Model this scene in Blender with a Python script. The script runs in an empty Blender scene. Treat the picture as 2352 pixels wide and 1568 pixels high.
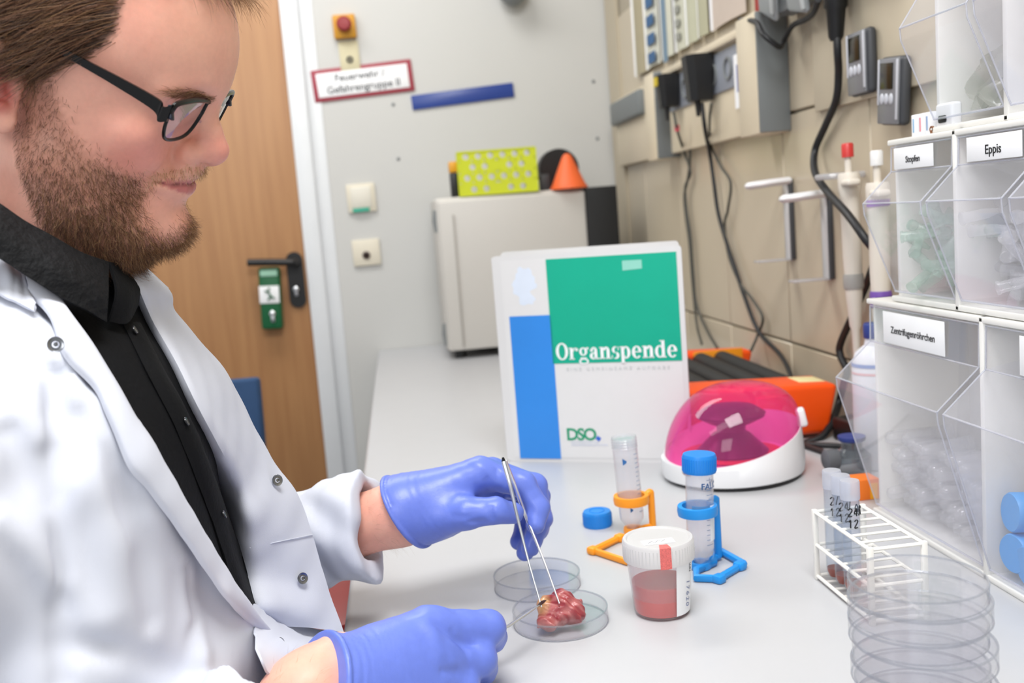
import bpy, bmesh, math, random
import numpy as np
from mathutils import Vector, Matrix, Euler
random.seed(7); rng = np.random.default_rng(7)
S = bpy.context.scene
COL = S.collection
R = math.radians
T = 0.80                                   # height of the bench top above the floor

# ------------------------------------------------------------------ camera
FPX = 2300.0
CAM = np.array([0, 0, T + .385])
_y, _p, _r = R(6.1), R(7.25), R(-4.46)
_f = np.array([math.sin(_y)*math.cos(_p), math.cos(_y)*math.cos(_p), -math.sin(_p)])
_rt = np.array([math.cos(_y), -math.sin(_y), 0.]); _u = np.cross(_rt, _f)
_rt, _u = math.cos(_r)*_rt + math.sin(_r)*_u, -math.sin(_r)*_rt + math.cos(_r)*_u
cam = bpy.data.cameras.new('camera'); camo = bpy.data.objects.new('camera', cam); COL.objects.link(camo)
camo.matrix_world = Matrix(((_rt[0], _u[0], -_f[0], CAM[0]), (_rt[1], _u[1], -_f[1], CAM[1]), (_rt[2], _u[2], -_f[2], CAM[2]), (0, 0, 0, 1)))
cam.sensor_width = 36; cam.lens = FPX*36/2352; cam.clip_start = .02
cam.dof.use_dof = True; cam.dof.focus_distance = .82; cam.dof.aperture_fstop = 7.0
S.camera = camo
def aty(px, py, Y):                         # photograph pixel -> point in the vertical plane y = Y
    d = _f + _rt*(px-1176)/FPX - _u*(py-784)/FPX
    return CAM + d*(Y/d[1])
def onz(px, py, z=0):                       # photograph pixel -> point at height z above the bench
    d = _f + _rt*(px-1176)/FPX - _u*(py-784)/FPX
    return CAM + d*((T+z-CAM[2])/d[2])
def onx(px, py, X):
    d = _f + _rt*(px-1176)/FPX - _u*(py-784)/FPX
    return CAM + d*(X/d[0])

# ------------------------------------------------------------------ world, lights, exposure
w = bpy.data.worlds.new('world'); S.world = w; w.use_nodes = True
w.node_tree.nodes['Background'].inputs[0].default_value = (.97, .98, 1, 1)
w.node_tree.nodes['Background'].inputs[1].default_value = .42
def area(name, loc, target, sx, sy, power, col=(1, 1, 1)):
    l = bpy.data.lights.new(name, 'AREA'); l.shape = 'RECTANGLE'; l.size = sx; l.size_y = sy; l.energy = power; l.color = col
    o = bpy.data.objects.new(name, l); COL.objects.link(o); o.location = loc
    o.rotation_euler = (Vector(target)-Vector(loc)).to_track_quat('-Z', 'Y').to_euler()
    return o
area('ceiling_lamp_light', (.10, .30, 2.62), (.05, .75, T), .75, .75, 25, (1, .995, .985))
area('ceiling_lamp_light', (-.9, .2, 2.62), (-.9, .2, 0), 1.5, .5, 7, (1, 1, .99))
area('ceiling_lamp_light', (-.5, 2.3, 2.62), (-.5, 2.3, 0), 1.5, .5, 19, (1, .99, .97))
area('photo_lamp', (-.75, -1.1, 2.0), (.1, 1.0, 1.0), .8, .8, 8.5, (1, 1, 1))
S.view_settings.view_transform = 'Standard'; S.view_settings.look = 'None'
S.view_settings.exposure = 0.52; S.view_settings.gamma = 1; S.view_settings.use_curve_mapping = False
try:
    S.cycles.transparent_max_bounces = 40; S.cycles.max_bounces = 10; S.cycles.transmission_bounces = 10
except Exception: pass

# ------------------------------------------------------------------ materials
def lin(c):
    if isinstance(c, str):
        c = [int(c[i:i+2], 16)/255 for i in (0, 2, 4)]
    return tuple((v/12.92 if v <= .04045 else ((v+.055)/1.055)**2.4) for v in c[:3])
MATS = {}
def mat(name, col, rough=.5, var=.06, scale=30, bump=0, bscale=150, metal=0, spec=.5, coat=0, sss=0, emit=0, coord='Object', bdist=.001):
    if name in MATS: return MATS[name]
    m = bpy.data.materials.new(name); m.use_nodes = True; nt = m.node_tree; b = nt.nodes['Principled BSDF']
    c = lin(col)
    tc = nt.nodes.new('ShaderNodeTexCoord'); n = nt.nodes.new('ShaderNodeTexNoise'); n.inputs['Scale'].default_value = scale; n.inputs['Detail'].default_value = 4
    nt.links.new(tc.outputs[coord], n.inputs['Vector'])
    mx = nt.nodes.new('ShaderNodeMix'); mx.data_type = 'RGBA'
    mx.inputs[6].default_value = (*[v*(1-var) for v in c], 1); mx.inputs[7].default_value = (*[min(1, v*(1+var)) for v in c], 1)
    nt.links.new(n.outputs['Fac'], mx.inputs[0]); nt.links.new(mx.outputs[2], b.inputs['Base Color'])
    b.inputs['Roughness'].default_value = rough; b.inputs['Metallic'].default_value = metal; b.inputs['Specular IOR Level'].default_value = spec
    b.inputs['Coat Weight'].default_value = coat; b.inputs['Coat Roughness'].default_value = .08
    if sss:
        b.inputs['Subsurface Weight'].default_value = sss; b.inputs['Subsurface Radius'].default_value = (1, .35, .2); b.inputs['Subsurface Scale'].default_value = .006
    if emit:
        b.inputs['Emission Color'].default_value = (*c, 1); b.inputs['Emission Strength'].default_value = emit
    if bump:
        n2 = nt.nodes.new('ShaderNodeTexNoise'); n2.inputs['Scale'].default_value = bscale; n2.inputs['Detail'].default_value = 5
        nt.links.new(tc.outputs[coord], n2.inputs['Vector'])
        bp = nt.nodes.new('ShaderNodeBump'); bp.inputs['Strength'].default_value = bump; bp.inputs['Distance'].default_value = bdist
        nt.links.new(n2.outputs['Fac'], bp.inputs['Height']); nt.links.new(bp.outputs['Normal'], b.inputs['Normal'])
    MATS[name] = m; return m
def clear(name, tint='ffffff', haze=.05, hazecol='dfe4f0', rough=.04, gl=.8, tl=.5):
    """thin clear plastic or glass: tinted transparency, a fresnel gloss and a little milky scatter"""
    if name in MATS: return MATS[name]
    m = bpy.data.materials.new(name); m.use_nodes = True; nt = m.node_tree; nt.nodes.remove(nt.nodes['Principled BSDF'])
    out = nt.nodes['Material Output']
    tr = nt.nodes.new('ShaderNodeBsdfTransparent'); tr.inputs[0].default_value = (*lin(tint), 1)
    df = nt.nodes.new('ShaderNodeBsdfDiffuse'); df.inputs[0].default_value = (*lin(hazecol), 1)
    trl = nt.nodes.new('ShaderNodeBsdfTranslucent'); trl.inputs[0].default_value = (*lin(hazecol), 1)
    ad = nt.nodes.new('ShaderNodeMixShader'); ad.inputs[0].default_value = tl
    nt.links.new(df.outputs[0], ad.inputs[1]); nt.links.new(trl.outputs[0], ad.inputs[2])
    m1 = nt.nodes.new('ShaderNodeMixShader')
    tc = nt.nodes.new('ShaderNodeTexCoord'); n = nt.nodes.new('ShaderNodeTexNoise'); n.inputs['Scale'].default_value = 25
    nt.links.new(tc.outputs['Object'], n.inputs['Vector'])
    mr = nt.nodes.new('ShaderNodeMapRange'); mr.inputs[3].default_value = haze*.8; mr.inputs[4].default_value = haze*1.2
    nt.links.new(n.outputs['Fac'], mr.inputs[0]); nt.links.new(mr.outputs[0], m1.inputs[0])
    nt.links.new(tr.outputs[0], m1.inputs[1]); nt.links.new(ad.outputs[0], m1.inputs[2])
    gs = nt.nodes.new('ShaderNodeBsdfGlossy'); gs.inputs['Roughness'].default_value = rough
    fr = nt.nodes.new('ShaderNodeLayerWeight'); fr.inputs[0].default_value = .5
    pw = nt.nodes.new('ShaderNodeMath'); pw.operation = 'POWER'; pw.inputs[1].default_value = 4
    mu = nt.nodes.new('ShaderNodeMath'); mu.operation = 'MULTIPLY_ADD'; mu.inputs[1].default_value = .75*gl; mu.inputs[2].default_value = .035*gl
    nt.links.new(fr.outputs['Facing'], pw.inputs[0]); nt.links.new(pw.outputs[0], mu.inputs[0])
    m2 = nt.nodes.new('ShaderNodeMixShader'); nt.links.new(mu.outputs[0], m2.inputs[0])
    nt.links.new(m1.outputs[0], m2.inputs[1]); nt.links.new(gs.outputs[0], m2.inputs[2])
    nt.links.new(m2.outputs[0], out.inputs[0]); MATS[name] = m; return m

# ------------------------------------------------------------------ object helpers
def obj(name, data, parent=None, loc=(0, 0, 0), rot=(0, 0, 0), label=None, cat=None, group=None, kind=None):
    o = bpy.data.objects.new(name, data); COL.objects.link(o); o.parent = parent; o.location = loc; o.rotation_euler = rot
    if label: o['label'] = label
    if cat: o['category'] = cat
    if group: o['group'] = group
    if kind: o['kind'] = kind
    return o
def thing(name, label, cat, loc=(0, 0, 0), rz=0, group=None, rot=None):
    o = obj(name, None, None, loc, rot if rot else (0, 0, rz), label, cat, group); o.empty_display_size = .03; return o
def copy_tree(o, parent=None):
    c = o.copy(); COL.objects.link(c); c.parent = parent
    for ch in list(o.children): copy_tree(ch, c)
    return c
class MB:
    """collects shapes; build() links them as one mesh object"""
    def __init__(s): s.v = []; s.f = []; s.m = []; s.cur = 0
    def add(s, vs, fs):
        b = len(s.v); s.v += [tuple(v) for v in vs]; s.f += [tuple(b+i for i in f) for f in fs]; s.m += [s.cur]*len(fs); return s
    def slot(s, i): s.cur = i; return s
    def bm(s, bm, M=None):
        bm.verts.ensure_lookup_table(); bm.verts.index_update()
        vs = [(M @ v.co if M else v.co) for v in bm.verts]; s.add(vs, [[v.index for v in f.verts] for f in bm.faces]); bm.free(); return s
    def box(s, c, size, bev=0, seg=2, rot=None):
        bm = bmesh.new(); bmesh.ops.create_cube(bm, size=1); bmesh.ops.scale(bm, vec=size, verts=bm.verts)
        if bev: bmesh.ops.bevel(bm, geom=bm.edges[:], offset=bev, segments=seg, profile=.5, affect='EDGES')
        M = Matrix.Translation(c)
        if rot: M = M @ Euler(rot).to_matrix().to_4x4()
        return s.bm(bm, M)
    def lathe(s, prof, n=40, M=None, close=False):
        vs = []; fs = []; k = len(prof)
        for r_, z in prof:
            for i in range(n):
                a = 2*math.pi*i/n; p = Vector((r_*math.cos(a), r_*math.sin(a), z)); vs.append(M @ p if M else p)
        for j in range(k-1 if not close else k):
            j2 = (j+1) % k
            for i in range(n): fs.append((j*n+i, j*n+(i+1) % n, j2*n+(i+1) % n, j2*n+i))
        if not close:
            if prof[0][0] > 1e-6: fs.append(tuple(range(n-1, -1, -1)))
            if prof[-1][0] > 1e-6: fs.append(tuple((k-1)*n+i for i in range(n)))
        return s.add(vs, fs)
    def tube(s, path, r, n=10, caps=True, ry=None):
        P = [Vector(p) for p in path]; k = len(P); vs = []; fs = []
        rs = r if isinstance(r, (list, tuple)) else [r]*k
        t0 = (P[1]-P[0]).normalized(); up = Vector((0, 0, 1)) if abs(t0.z) < .9 else Vector((1, 0, 0)); nx = t0.cross(up).normalized()
        for j in range(k):
            t = (P[min(j+1, k-1)]-P[max(j-1, 0)]).normalized(); nx = (nx - t*nx.dot(t)).normalized(); ny = t.cross(nx)
            for i in range(n):
                a = 2*math.pi*i/n; vs.append(P[j] + nx*rs[j]*math.cos(a) + ny*rs[j]*(ry or 1)*math.sin(a))
        for j in range(k-1):
            for i in range(n): fs.append((j*n+i, j*n+(i+1) % n, (j+1)*n+(i+1) % n, (j+1)*n+i))
        if caps: fs += [tuple(range(n-1, -1, -1)), tuple((k-1)*n+i for i in range(n))]
        return s.add(vs, fs)
    def prism(s, poly, h, M=None):
        k = len(poly); vs = [Vector((x, y, 0)) for x, y in poly]+[Vector((x, y, h)) for x, y in poly]
        if M: vs = [M @ v for v in vs]
        return s.add(vs, [tuple(range(k-1, -1, -1)), tuple(range(k, 2*k))]+[(i, (i+1) % k, k+(i+1) % k, k+i) for i in range(k)])
    def grid(s, P, closed_u=False):
        """P[i][j] rows of points"""
        n = len(P); k = len(P[0]); vs = [p for row in P for p in row]; fs = []
        for i in range(n-1):
            for j in range(k-1 if not closed_u else k): fs.append((i*k+j, i*k+(j+1) % k, (i+1)*k+(j+1) % k, (i+1)*k+j))
        return s.add(vs, fs)
    def sphere(s, c, r, n=16, m=10):
        rr = r if isinstance(r, (tuple, list)) else (r, r, r); vs = []; fs = []
        prof = [(max(1e-5, math.sin(math.pi*j/m)), -math.cos(math.pi*j/m)) for j in range(m+1)]
        return s.lathe(prof, n, Matrix.Translation(c) @ Matrix.Diagonal((rr[0], rr[1], rr[2], 1)))
    def mesh(s, name, *mats, smooth=True, angle=40):
        me = bpy.data.meshes.new(name); me.from_pydata(s.v, [], s.f)
        for m in mats: me.materials.append(m)
        if len(mats) > 1: me.polygons.foreach_set('material_index', s.m)
        bm = bmesh.new(); bm.from_mesh(me); bmesh.ops.recalc_face_normals(bm, faces=bm.faces)
        if smooth:
            for f in bm.faces: f.smooth = True
            ca = R(angle)
            for e in bm.edges:
                if len(e.link_faces) == 2 and e.calc_face_angle(0) > ca: e.smooth = False
        bm.to_mesh(me); bm.free(); me.update(); return me
    def build(s, name, m, parent=None, loc=(0, 0, 0), rot=(0, 0, 0), smooth=True, angle=40, **kw):
        ms = m if isinstance(m, (list, tuple)) else [m]
        return obj(name, s.mesh(name, *ms, smooth=smooth, angle=angle), parent, loc, rot, **kw)
def spline(P, per=8):
    P = [np.array(p, float) for p in P]; Q = [2*P[0]-P[1]]+P+[2*P[-1]-P[-2]]; out = []
    for i in range(1, len(Q)-2):
        a, b, c, d = Q[i-1:i+3]
        for k in range(per):
            t = k/per; out.append(.5*((2*b)+(c-a)*t+(2*a-5*b+4*c-d)*t*t+(3*b-a-3*c+d)*t**3))
    out.append(P[-1]); return [tuple(o) for o in out]
def text_mesh(body, size, depth=.0002, align='CENTER', space=1.0, bold=0, shear=0):
    cu = bpy.data.curves.new('lettering', 'FONT'); cu.body = body; cu.size = size; cu.extrude = depth; cu.align_x = align; cu.align_y = 'CENTER'
    cu.space_character = space; cu.offset = bold; cu.shear = shear; cu.resolution_u = 3
    o = bpy.data.objects.new('lettering', cu); COL.objects.link(o); bpy.context.view_layer.update()
    me = bpy.data.meshes.new_from_object(o.evaluated_get(bpy.context.evaluated_depsgraph_get()))
    bpy.data.objects.remove(o); bpy.data.curves.remove(cu); return me
def lettering(body, size, m, parent, loc, rot, name='lettering', sx=1, **kw):
    me = text_mesh(body, size, **kw); me.materials.clear(); me.materials.append(m); o = obj(name, me, parent, loc, rot); o.scale = (sx, 1, 1); return o
def frame_rot(xd, yd):
    """euler with local x along xd and local y along yd"""
    x = Vector(xd).normalized(); y = (Vector(yd)-x*Vector(yd).dot(x)).normalized(); z = x.cross(y)
    return Matrix((x, y, z)).transposed().to_euler()
def V(x, y, z): return (x, y, T+z)
def struct(o): o['kind'] = 'structure'; return o

WHITE = mat('white_plastic', 'e9eaec', .35, .02); CREAM = mat('cream_plastic', 'd9d2c0', .45, .03); BLACK = mat('black_plastic', '111214', .45, .1)
GREY = mat('grey_plastic', '7d8182', .5, .05); METAL = mat('steel', 'e2e4e8', .28, .05, metal=1); DGREY = mat('dark_grey_plastic', '3a3c40', .5, .05)
CLEAR = clear('clear_plastic', 'fcfcfd', .045, 'fafafc', gl=.7, tl=.3); CRIM = clear('clear_plastic_rim', 'e4e6ea', .16, 'f0f1f4', .08, gl=.8, tl=.3)
PAPER = mat('paper', 'eff0f2', .8, .02); INK = mat('black_ink', '16171a', .7, .05)
BLUEP = mat('blue_plastic', '1d8fe0', .4, .04); BLUEC = mat('blue_cap_plastic', '1a82d8', .42, .05); ORANGEP = mat('orange_plastic', 'f59a1e', .45, .05); ORED = mat('orange_housing', 'f2520a', .4, .04)
PINKCL = clear('pink_clear_plastic', 'ff9ad0', .22, 'ff6cc2', .05, tl=.35)
# ------------------------------------------------------------------ room
WALLM = mat('white_wall_paint', 'c5c5c2', .55, .02, 3, bump=.1, bscale=60)
struct(MB().box((-1.2, 1.2, -.01), (5, 4.4, .02)).build('floor', mat('grey_vinyl_floor', '8d8f92', .5, .08, 12)))
struct(MB().box((-1.2, 1.2, 2.71), (5, 4.4, .02)).build('ceiling', mat('white_ceiling', 'e6e6e3', .8, .02)))
WY = 3.10; WX = .70
struct(MB().box((.24, WY+.06, 1.35), (1.0, .12, 2.7)).box((-2.0, WY+.06, 1.35), (1.5, .12, 2.7)).box((-.75, WY+.06, 2.37), (1.0, .12, .66)).build('wall_far', WALLM))
wr = struct(MB().box((WX+.064, 1.2, 1.35), (.12, 4.0, 2.7)).build('wall_right', mat('grey_beige_grout', 'a69d8c', .8, .05)))
TILE = mat('beige_wall_tile', 'bfb39d', .3, .03, 6)
tile_me = MB().box((0, 0, 0), (.008, .329, .403), .002, 1).mesh('tile', TILE)
k = 0
for row in range(-1, 2):
    for c_ in range(-1, 8):
        y = 1.741-.3310*1.5+.331*c_; z = .113+.2035+.407*row
        if y > 3.0 or y < 1.0: continue
        obj('tile', tile_me, wr, (WX, y, T+z))
struct(MB().box((WX-.004, 3.02, T+.55), (.01, .14, 2.2)).build('trim_1', mat('beige_edge_board', 'b7ac97', .5, .03)))
# door
DX = -.277
fr = MB().box((DX+.026, WY-.008, 1.02), (.052, .03, 2.04), .004).box((DX+.072, WY+.0, 1.02), (.044, .006, 2.04), .002).box((-1.28, WY-.008, 1.02), (.07, .03, 2.04), .004).box((-.75, WY-.008, 2.07), (1.14, .03, .07), .004)
struct(fr.build('trim_2', mat('white_frame_paint', 'd9dcdf', .4, .02)))
def wood():
    m = bpy.data.materials.new('beech_veneer'); m.use_nodes = True; nt = m.node_tree; b = nt.nodes['Principled BSDF']
    tc = nt.nodes.new('ShaderNodeTexCoord'); mp = nt.nodes.new('ShaderNodeMapping'); mp.inputs['Scale'].default_value = (14, 14, .7)
    n = nt.nodes.new('ShaderNodeTexNoise'); n.inputs['Scale'].default_value = 3; n.inputs['Detail'].default_value = 6
    cr = nt.nodes.new('ShaderNodeValToRGB'); cr.color_ramp.elements[0].position = .3; cr.color_ramp.elements[1].position = .75
    cr.color_ramp.elements[0].color = (*lin('9f7149'), 1); cr.color_ramp.elements[1].color = (*lin('b08357'), 1)
    nt.links.new(tc.outputs['Object'], mp.inputs[0]); nt.links.new(mp.outputs[0], n.inputs['Vector']); nt.links.new(n.outputs['Fac'], cr.inputs[0]); nt.links.new(cr.outputs[0], b.inputs['Base Color'])
    b.inputs['Roughness'].default_value = .42; return m
d1 = struct(obj('door_1', None, None, (0, 0, 0))); d1['label'] = 'beech veneer door behind the seated person'
MB().box((-.755, WY+.02, 1.01), (.956, .045, 2.02), .003).build('door_leaf', wood(), d1)
hb = MB()
k = 14
poly = [(-.024+.0*i, 0) for i in range(0)]
for i in range(k+1): poly.append((.0245*math.cos(math.pi*i/k), .06+.0245*math.sin(math.pi*i/k)))
for i in range(k+1): poly.append((-.0245*math.cos(math.pi*i/k), -.06-.0245*math.sin(math.pi*i/k)))
Mdoor = Matrix.Translation((-.311, WY-.001, T+.237)) @ Euler((R(90), 0, 0)).to_matrix().to_4x4()
hb.prism(poly, .010, Mdoor)
plate = hb.build('handle_plate', BLACK, d1)
MB().tube(spline([(-.306, WY-.005, T+.292), (-.306, WY-.05, T+.292), (-.322, WY-.058, T+.293), (-.38, WY-.058, T+.298), (-.442, WY-.056, T+.302)], 6), .0105, 12).build('door_handle', BLACK, d1)
MB().lathe([(.0085, 0), (.0085, .006), (.007, .007)], 20, Matrix.Translation((-.314, WY-.012, T+.21)) @ Euler((R(90), 0, 0)).to_matrix().to_4x4()).box((-.314, WY-.013, T+.198), (.009, .007, .02), .002).build('lock_cylinder', METAL, plate)
# green door alarm
al = thing('door_alarm', 'green door alarm hanging under the black door handle', 'alarm', (-.388, WY-.03, T+.19), 0)
GREEN = mat('green_alarm_plastic', '0b5a33', .45, .05)
MB().box((0, 0, 0), (.062, .045, .185), .008, 3).build('housing', GREEN, al, rot=(0, R(2.5), 0))
MB().box((-.002, -.0235, .012), (.058, .002, .052), .001).build('pictogram_plate', PAPER, al, rot=(0, R(2.5), 0))
MB().box((0, -.0235, .076), (.05, .002, .018), .001).build('label_plate', mat('pale_green_label', '9fcdb5', .6), al, rot=(0, R(2.5), 0))
MB().tube([(-.014, -.026, .024), (-.004, -.026, .02), (.002, -.026, .008), (.012, -.026, .0)], .003, 6).tube([(.002, -.026, .008), (-.006, -.026, -.004)], .003, 6).sphere((-.002, -.026, .029), .004, 8, 6).build('running_figure', GREEN, al, rot=(0, R(2.5), 0))
MB().lathe([(.009, 0), (.009, .006), (.006, .008)], 18, Matrix.Translation((.002, -.022, -.045)) @ Euler((R(90), 0, 0)).to_matrix().to_4x4()).box((.002, -.0245, -.06), (.012, .008, .022), .003).build('key_switch', METAL, al)
# wall fittings on the far wall
def onwall(name, label, cat, x, z, tilt=0): return thing(name, label, cat, (x, WY, T+z), rot=(0, R(-tilt), 0))
e = onwall('emergency_stop', 'red emergency stop button on yellow plate above the wall sign', 'button', -.094, .97, 1)
MB().box((0, -.012, 0), (.066, .024, .068), .004).build('yellow_box', mat('yellow_switch_box', 'c98f1c', .45), e)
MB().lathe([(.012, 0), (.012, .012), (.021, .016), (.022, .026), (.016, .032), (.0001, .033)], 28, Matrix.Translation((0, -.022, .002)) @ Euler((R(90), 0, 0)).to_matrix().to_4x4()).build('red_knob', mat('dark_red_knob', '8c1d22', .4), e)
e = onwall('wall_label', 'small cream label plate between the stop button and the sign', 'label', -.088, .885, 1)
MB().box((0, -.004, .002), (.058, .008, .085), .002).build('plate', mat('cream_label', 'cfc7a6', .6), e)
MB().lathe([(.004, 0), (.010, 0), (.010, .001), (.004, .001)], 20, Matrix.Translation((0, -.009, -.01)) @ Euler((R(90), 0, 0)).to_matrix().to_4x4(), close=True).build('printed_mark', INK, e)
sg = onwall('fire_service_sign', 'white fire service sign with red border and two lines of text', 'sign', -.055, .812, 3.3)
REDB = mat('sign_red', '9c3a48', .5, .03)
MB().box((0, -.003, 0), (.300, .006, .094), .003).build('sign_plate', REDB, sg)
MB().box((0, -.0068, 0), (.272, .002, .070), .001).build('white_panel', PAPER, sg)
lettering('Feuerwehr /', .030, mat('sign_ink', '4a4d52', .7), sg, (-.008, -.0082, .016), (R(90), 0, 0), bold=.0004)
lettering('Gefahrengruppe II', .030, mat('sign_ink', '4a4d52', .7), sg, (0, -.0082, -.017), (R(90), 0, 0), bold=.0004)
st = onwall('blue_door_strip', 'dark blue plastic strip stuck on the white wall beside the sign', 'strip', .240, .748, 3.6)
MB().box((0, -.003, 0), (.312, .006, .043), .0015).build('strip_body', mat('dark_blue_plastic', '26408c', .3, .1, 6), st)
sw = onwall('light_switch', 'cream light switch with green indicator strip on the white wall', 'switch', -.093, .467, 1)
MB().box((0, -.005, 0), (.086, .010, .086), .004).build('switch_frame', CREAM, sw)
MB().box((0, -.0115, .002), (.062, .006, .064), .003, rot=(R(3), 0, 0)).build('rocker', mat('cream_rocker', 'dedacd', .4), sw)
MB().box((-.004, -.0125, -.036), (.050, .005, .011), .001).build('indicator', mat('teal_indicator', '2aa58a', .4), sw)
sk = onwall('key_switch_plate', 'cream key switch plate with dark centre below the light switch', 'switch', -.093, .302, 1)
MB().box((0, -.005, 0), (.084, .010, .080), .004).build('switch_frame', CREAM, sk)
MB().lathe([(.012, 0), (.012, .004), (.006, .005), (.006, .001), (.0001, .001)], 20, Matrix.Translation((-.001, -.009, -.008)) @ Euler((R(90), 0, 0)).to_matrix().to_4x4()).build('keyhole', mat('brown_key_ring', '4b3b35', .5), sk)
dm = onwall('wall_speaker', 'grey rounded fitting high on the white wall, cut by the top edge', 'fitting', .411, 1.055, 0)
MB().sphere((0, -.05, -.01), (.045, .06, .05), 24, 12).build('dome', GREY, dm); MB().lathe([(.02, 0), (.02, .05)], 20, Euler((R(90), 0, 0)).to_matrix().to_4x4()).build('neck', GREY, dm)
for px, py, t_ in [(1363, 187, 'upper grey screw head on the white wall near the tiled corner'), (1372, 318, 'lower grey screw head on the white wall above the black disc'), (903, 240, 'screw head on the white wall just under the fire sign'), (915, 365, 'screw head on the white wall above the light switch')]:
    p = aty(px, py, WY)
    MB().lathe([(.0055, 0), (.0055, .001), (.003, .0025), (.0001, .0025)], 14, Euler((R(90), 0, 0)).to_matrix().to_4x4()).build('screw_head', GREY, None, (p[0], WY, p[2]), label=t_, cat='screw')

# ------------------------------------------------------------------ bench
BT = mat('white_laminate', 'b9babd', .32, .02, 20, spec=.5)
bn = thing('lab_bench', 'long white laminate lab bench running to the far wall', 'bench', (0, 0, 0))
bm = MB().box((.304, 1.45, T-.019), (.778, 3.296, .038), .006, 3)
bm.build('worktop', BT, bn)
MB().box((.33, 2.4, .38), (.66, 1.38, .76), .004).build('base_cabinet', mat('pale_grey_laminate', 'c9cbcd', .5), bn)
MB().box((.66, .75, .38), (.04, 1.7, .76), .004).build('rear_panel', mat('pale_grey_laminate', 'c9cbcd', .5), bn)
# chair far behind, red stool under the bench
ch = thing('office_chair', 'blue upholstered chair standing by the door', 'chair', (-.56, 2.0, 0), R(-4))
BLUF = mat('blue_fabric', '27456b', .85, .12, 60, bump=.3, bscale=400)
MB().box((0, .22, .74), (.44, .04, .27), .009, 3, rot=(R(-6), 0, 0)).build('backrest', BLUF, ch)
MB().box((0, 0, .47), (.44, .44, .06), .025, 4).build('seat', BLUF, ch)
MB().tube(spline([(0, .02, .44), (0, .22, .44), (0, .26, .5), (0, .245, .78)], 5), .014, 10).build('back_support', BLACK, ch)
MB().tube([(0, 0, .05), (0, 0, .44)], .022, 14).build('gas_column', BLACK, ch)
for i in range(5):
    a = 2*math.pi*i/5+.3
    lg = MB().tube([(0, 0, .075), (.28*math.cos(a), .28*math.sin(a), .06)], [.02, .012], 8).build('leg', BLACK, ch)
    MB().sphere((.28*math.cos(a), .28*math.sin(a), .028), (.02, .02, .028), 12, 8).build('castor', BLACK, lg)
REDP = mat('dark_red_plastic', '7a1512', .35, .08)
rs = thing('red_waste_bin', 'dark red waste bin standing in front of the bench', 'bin', (-.155, 1.27, 0))
MB().lathe([(.10, 0), (.105, .01), (.135, .66), (.142, .665), (.142, .685), (.13, .69), (.128, .66), (.1, .012)], 40).build('bin_body', REDP, rs)
MB().lathe([(.143, .668), (.148, .69), (.13, .72), (.07, .735), (.0001, .738)], 40).build('lid', REDP, rs)
MB().box((.138, -.03, .70), (.012, .05, .02), .004, rot=(0, 0, 0)).build('white_tab', PAPER, rs)
# ------------------------------------------------------------------ incubator and the things on it
ib = thing('incubator', 'off-white bench incubator with black side at the far end of the bench', 'incubator', (0, 0, T))
OFFW = mat('off_white_enamel', 'c2bfb9', .4, .02, 5)
MB().box((.318, 2.905, .232), (.41, .33, .418), .008, 3).build('body', OFFW, ib)
MB().box((.321, 2.735, .228), (.404, .018, .408), .005, 3).build('door', OFFW, ib)
MB().box((.158, 2.7245, .215), (.006, .004, .36), .001).build('door_seam', mat('seam_grey', 'a8a49d', .6), ib)
MB().box((.567, 2.80, .232), (.088, .16, .416), .003).build('side_panel', mat('matt_black', '0a0b0c', .7), ib)
for x in (.15, .50):
    for y in (2.77, 3.02): MB().lathe([(.016, 0), (.016, .024)], 16, Matrix.Translation((x, y, 0))).build('foot', BLACK, ib)
for z in (.07, .38): MB().tube([(.112, 2.75, z-.03), (.108, 2.75, z), (.112, 2.75, z+.03)], .006, 8).build('hinge', GREY, ib)
# yellow foam tube rack standing on edge
yr = thing('foam_tube_rack', 'bright yellow tube rack with round holes standing on the incubator', 'rack', (.290, 2.75, T+.441), R(-2))
YEL = mat('yellow_foam', 'c3cc1c', .6, .05)
def hole_cell(mb, x0, x1, z0, z1, cx, cz, r, y0, y1, n=16):
    vs = []; fs = []
    for y in (y0, y1):
        for i in range(n):
            a = 2*math.pi*i/n; c, s_ = math.cos(a), math.sin(a)
            k = 1e9
            if abs(c) > 1e-6: k = min(k, ((x1-cx) if c > 0 else (x0-cx))/c)
            if abs(s_) > 1e-6: k = min(k, ((z1-cz) if s_ > 0 else (z0-cz))/s_)
            vs.append((cx+k*c, y, cz+k*s_)); vs.append((cx+r*c, y, cz+r*s_))
    for i in range(n):
        j = (i+1) % n
        fs += [(2*i, 2*j, 2*j+1, 2*i+1), (2*n+2*i, 2*n+2*i+1, 2*n+2*j+1, 2*n+2*j), (2*i+1, 2*j+1, 2*n+2*j+1, 2*n+2*i+1)]
    mb.add(vs, fs)
mb = MB(); Wd, Hh = .213, .118
rows = [(4, [0, 1, 2, 3, 4, 5], 0), (3, [.5, 1.5, 3.5, 4.5], 0), (1.7, [0, 1, 2, 3, 4, 5], 0), (.75, [.5, 1.5, 3.5, 4.5], 0)]
zs = [Hh, .092, .062, .034, 0]
for ri in range(4):
    cs = [(i+.5)/6*Wd*.94+.03*Wd for i in rows[ri][1]]
    edges = [0]+[(cs[i]+cs[i+1])/2 for i in range(len(cs)-1)]+[Wd]
    for i, cx in enumerate(cs): hole_cell(mb, edges[i]-Wd/2, edges[i+1]-Wd/2, zs[ri+1], zs[ri], cx-Wd/2, (zs[ri]+zs[ri+1])/2, .0085, -.012, .012)
mb.build('holed_plate', YEL, yr, angle=30)
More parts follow.
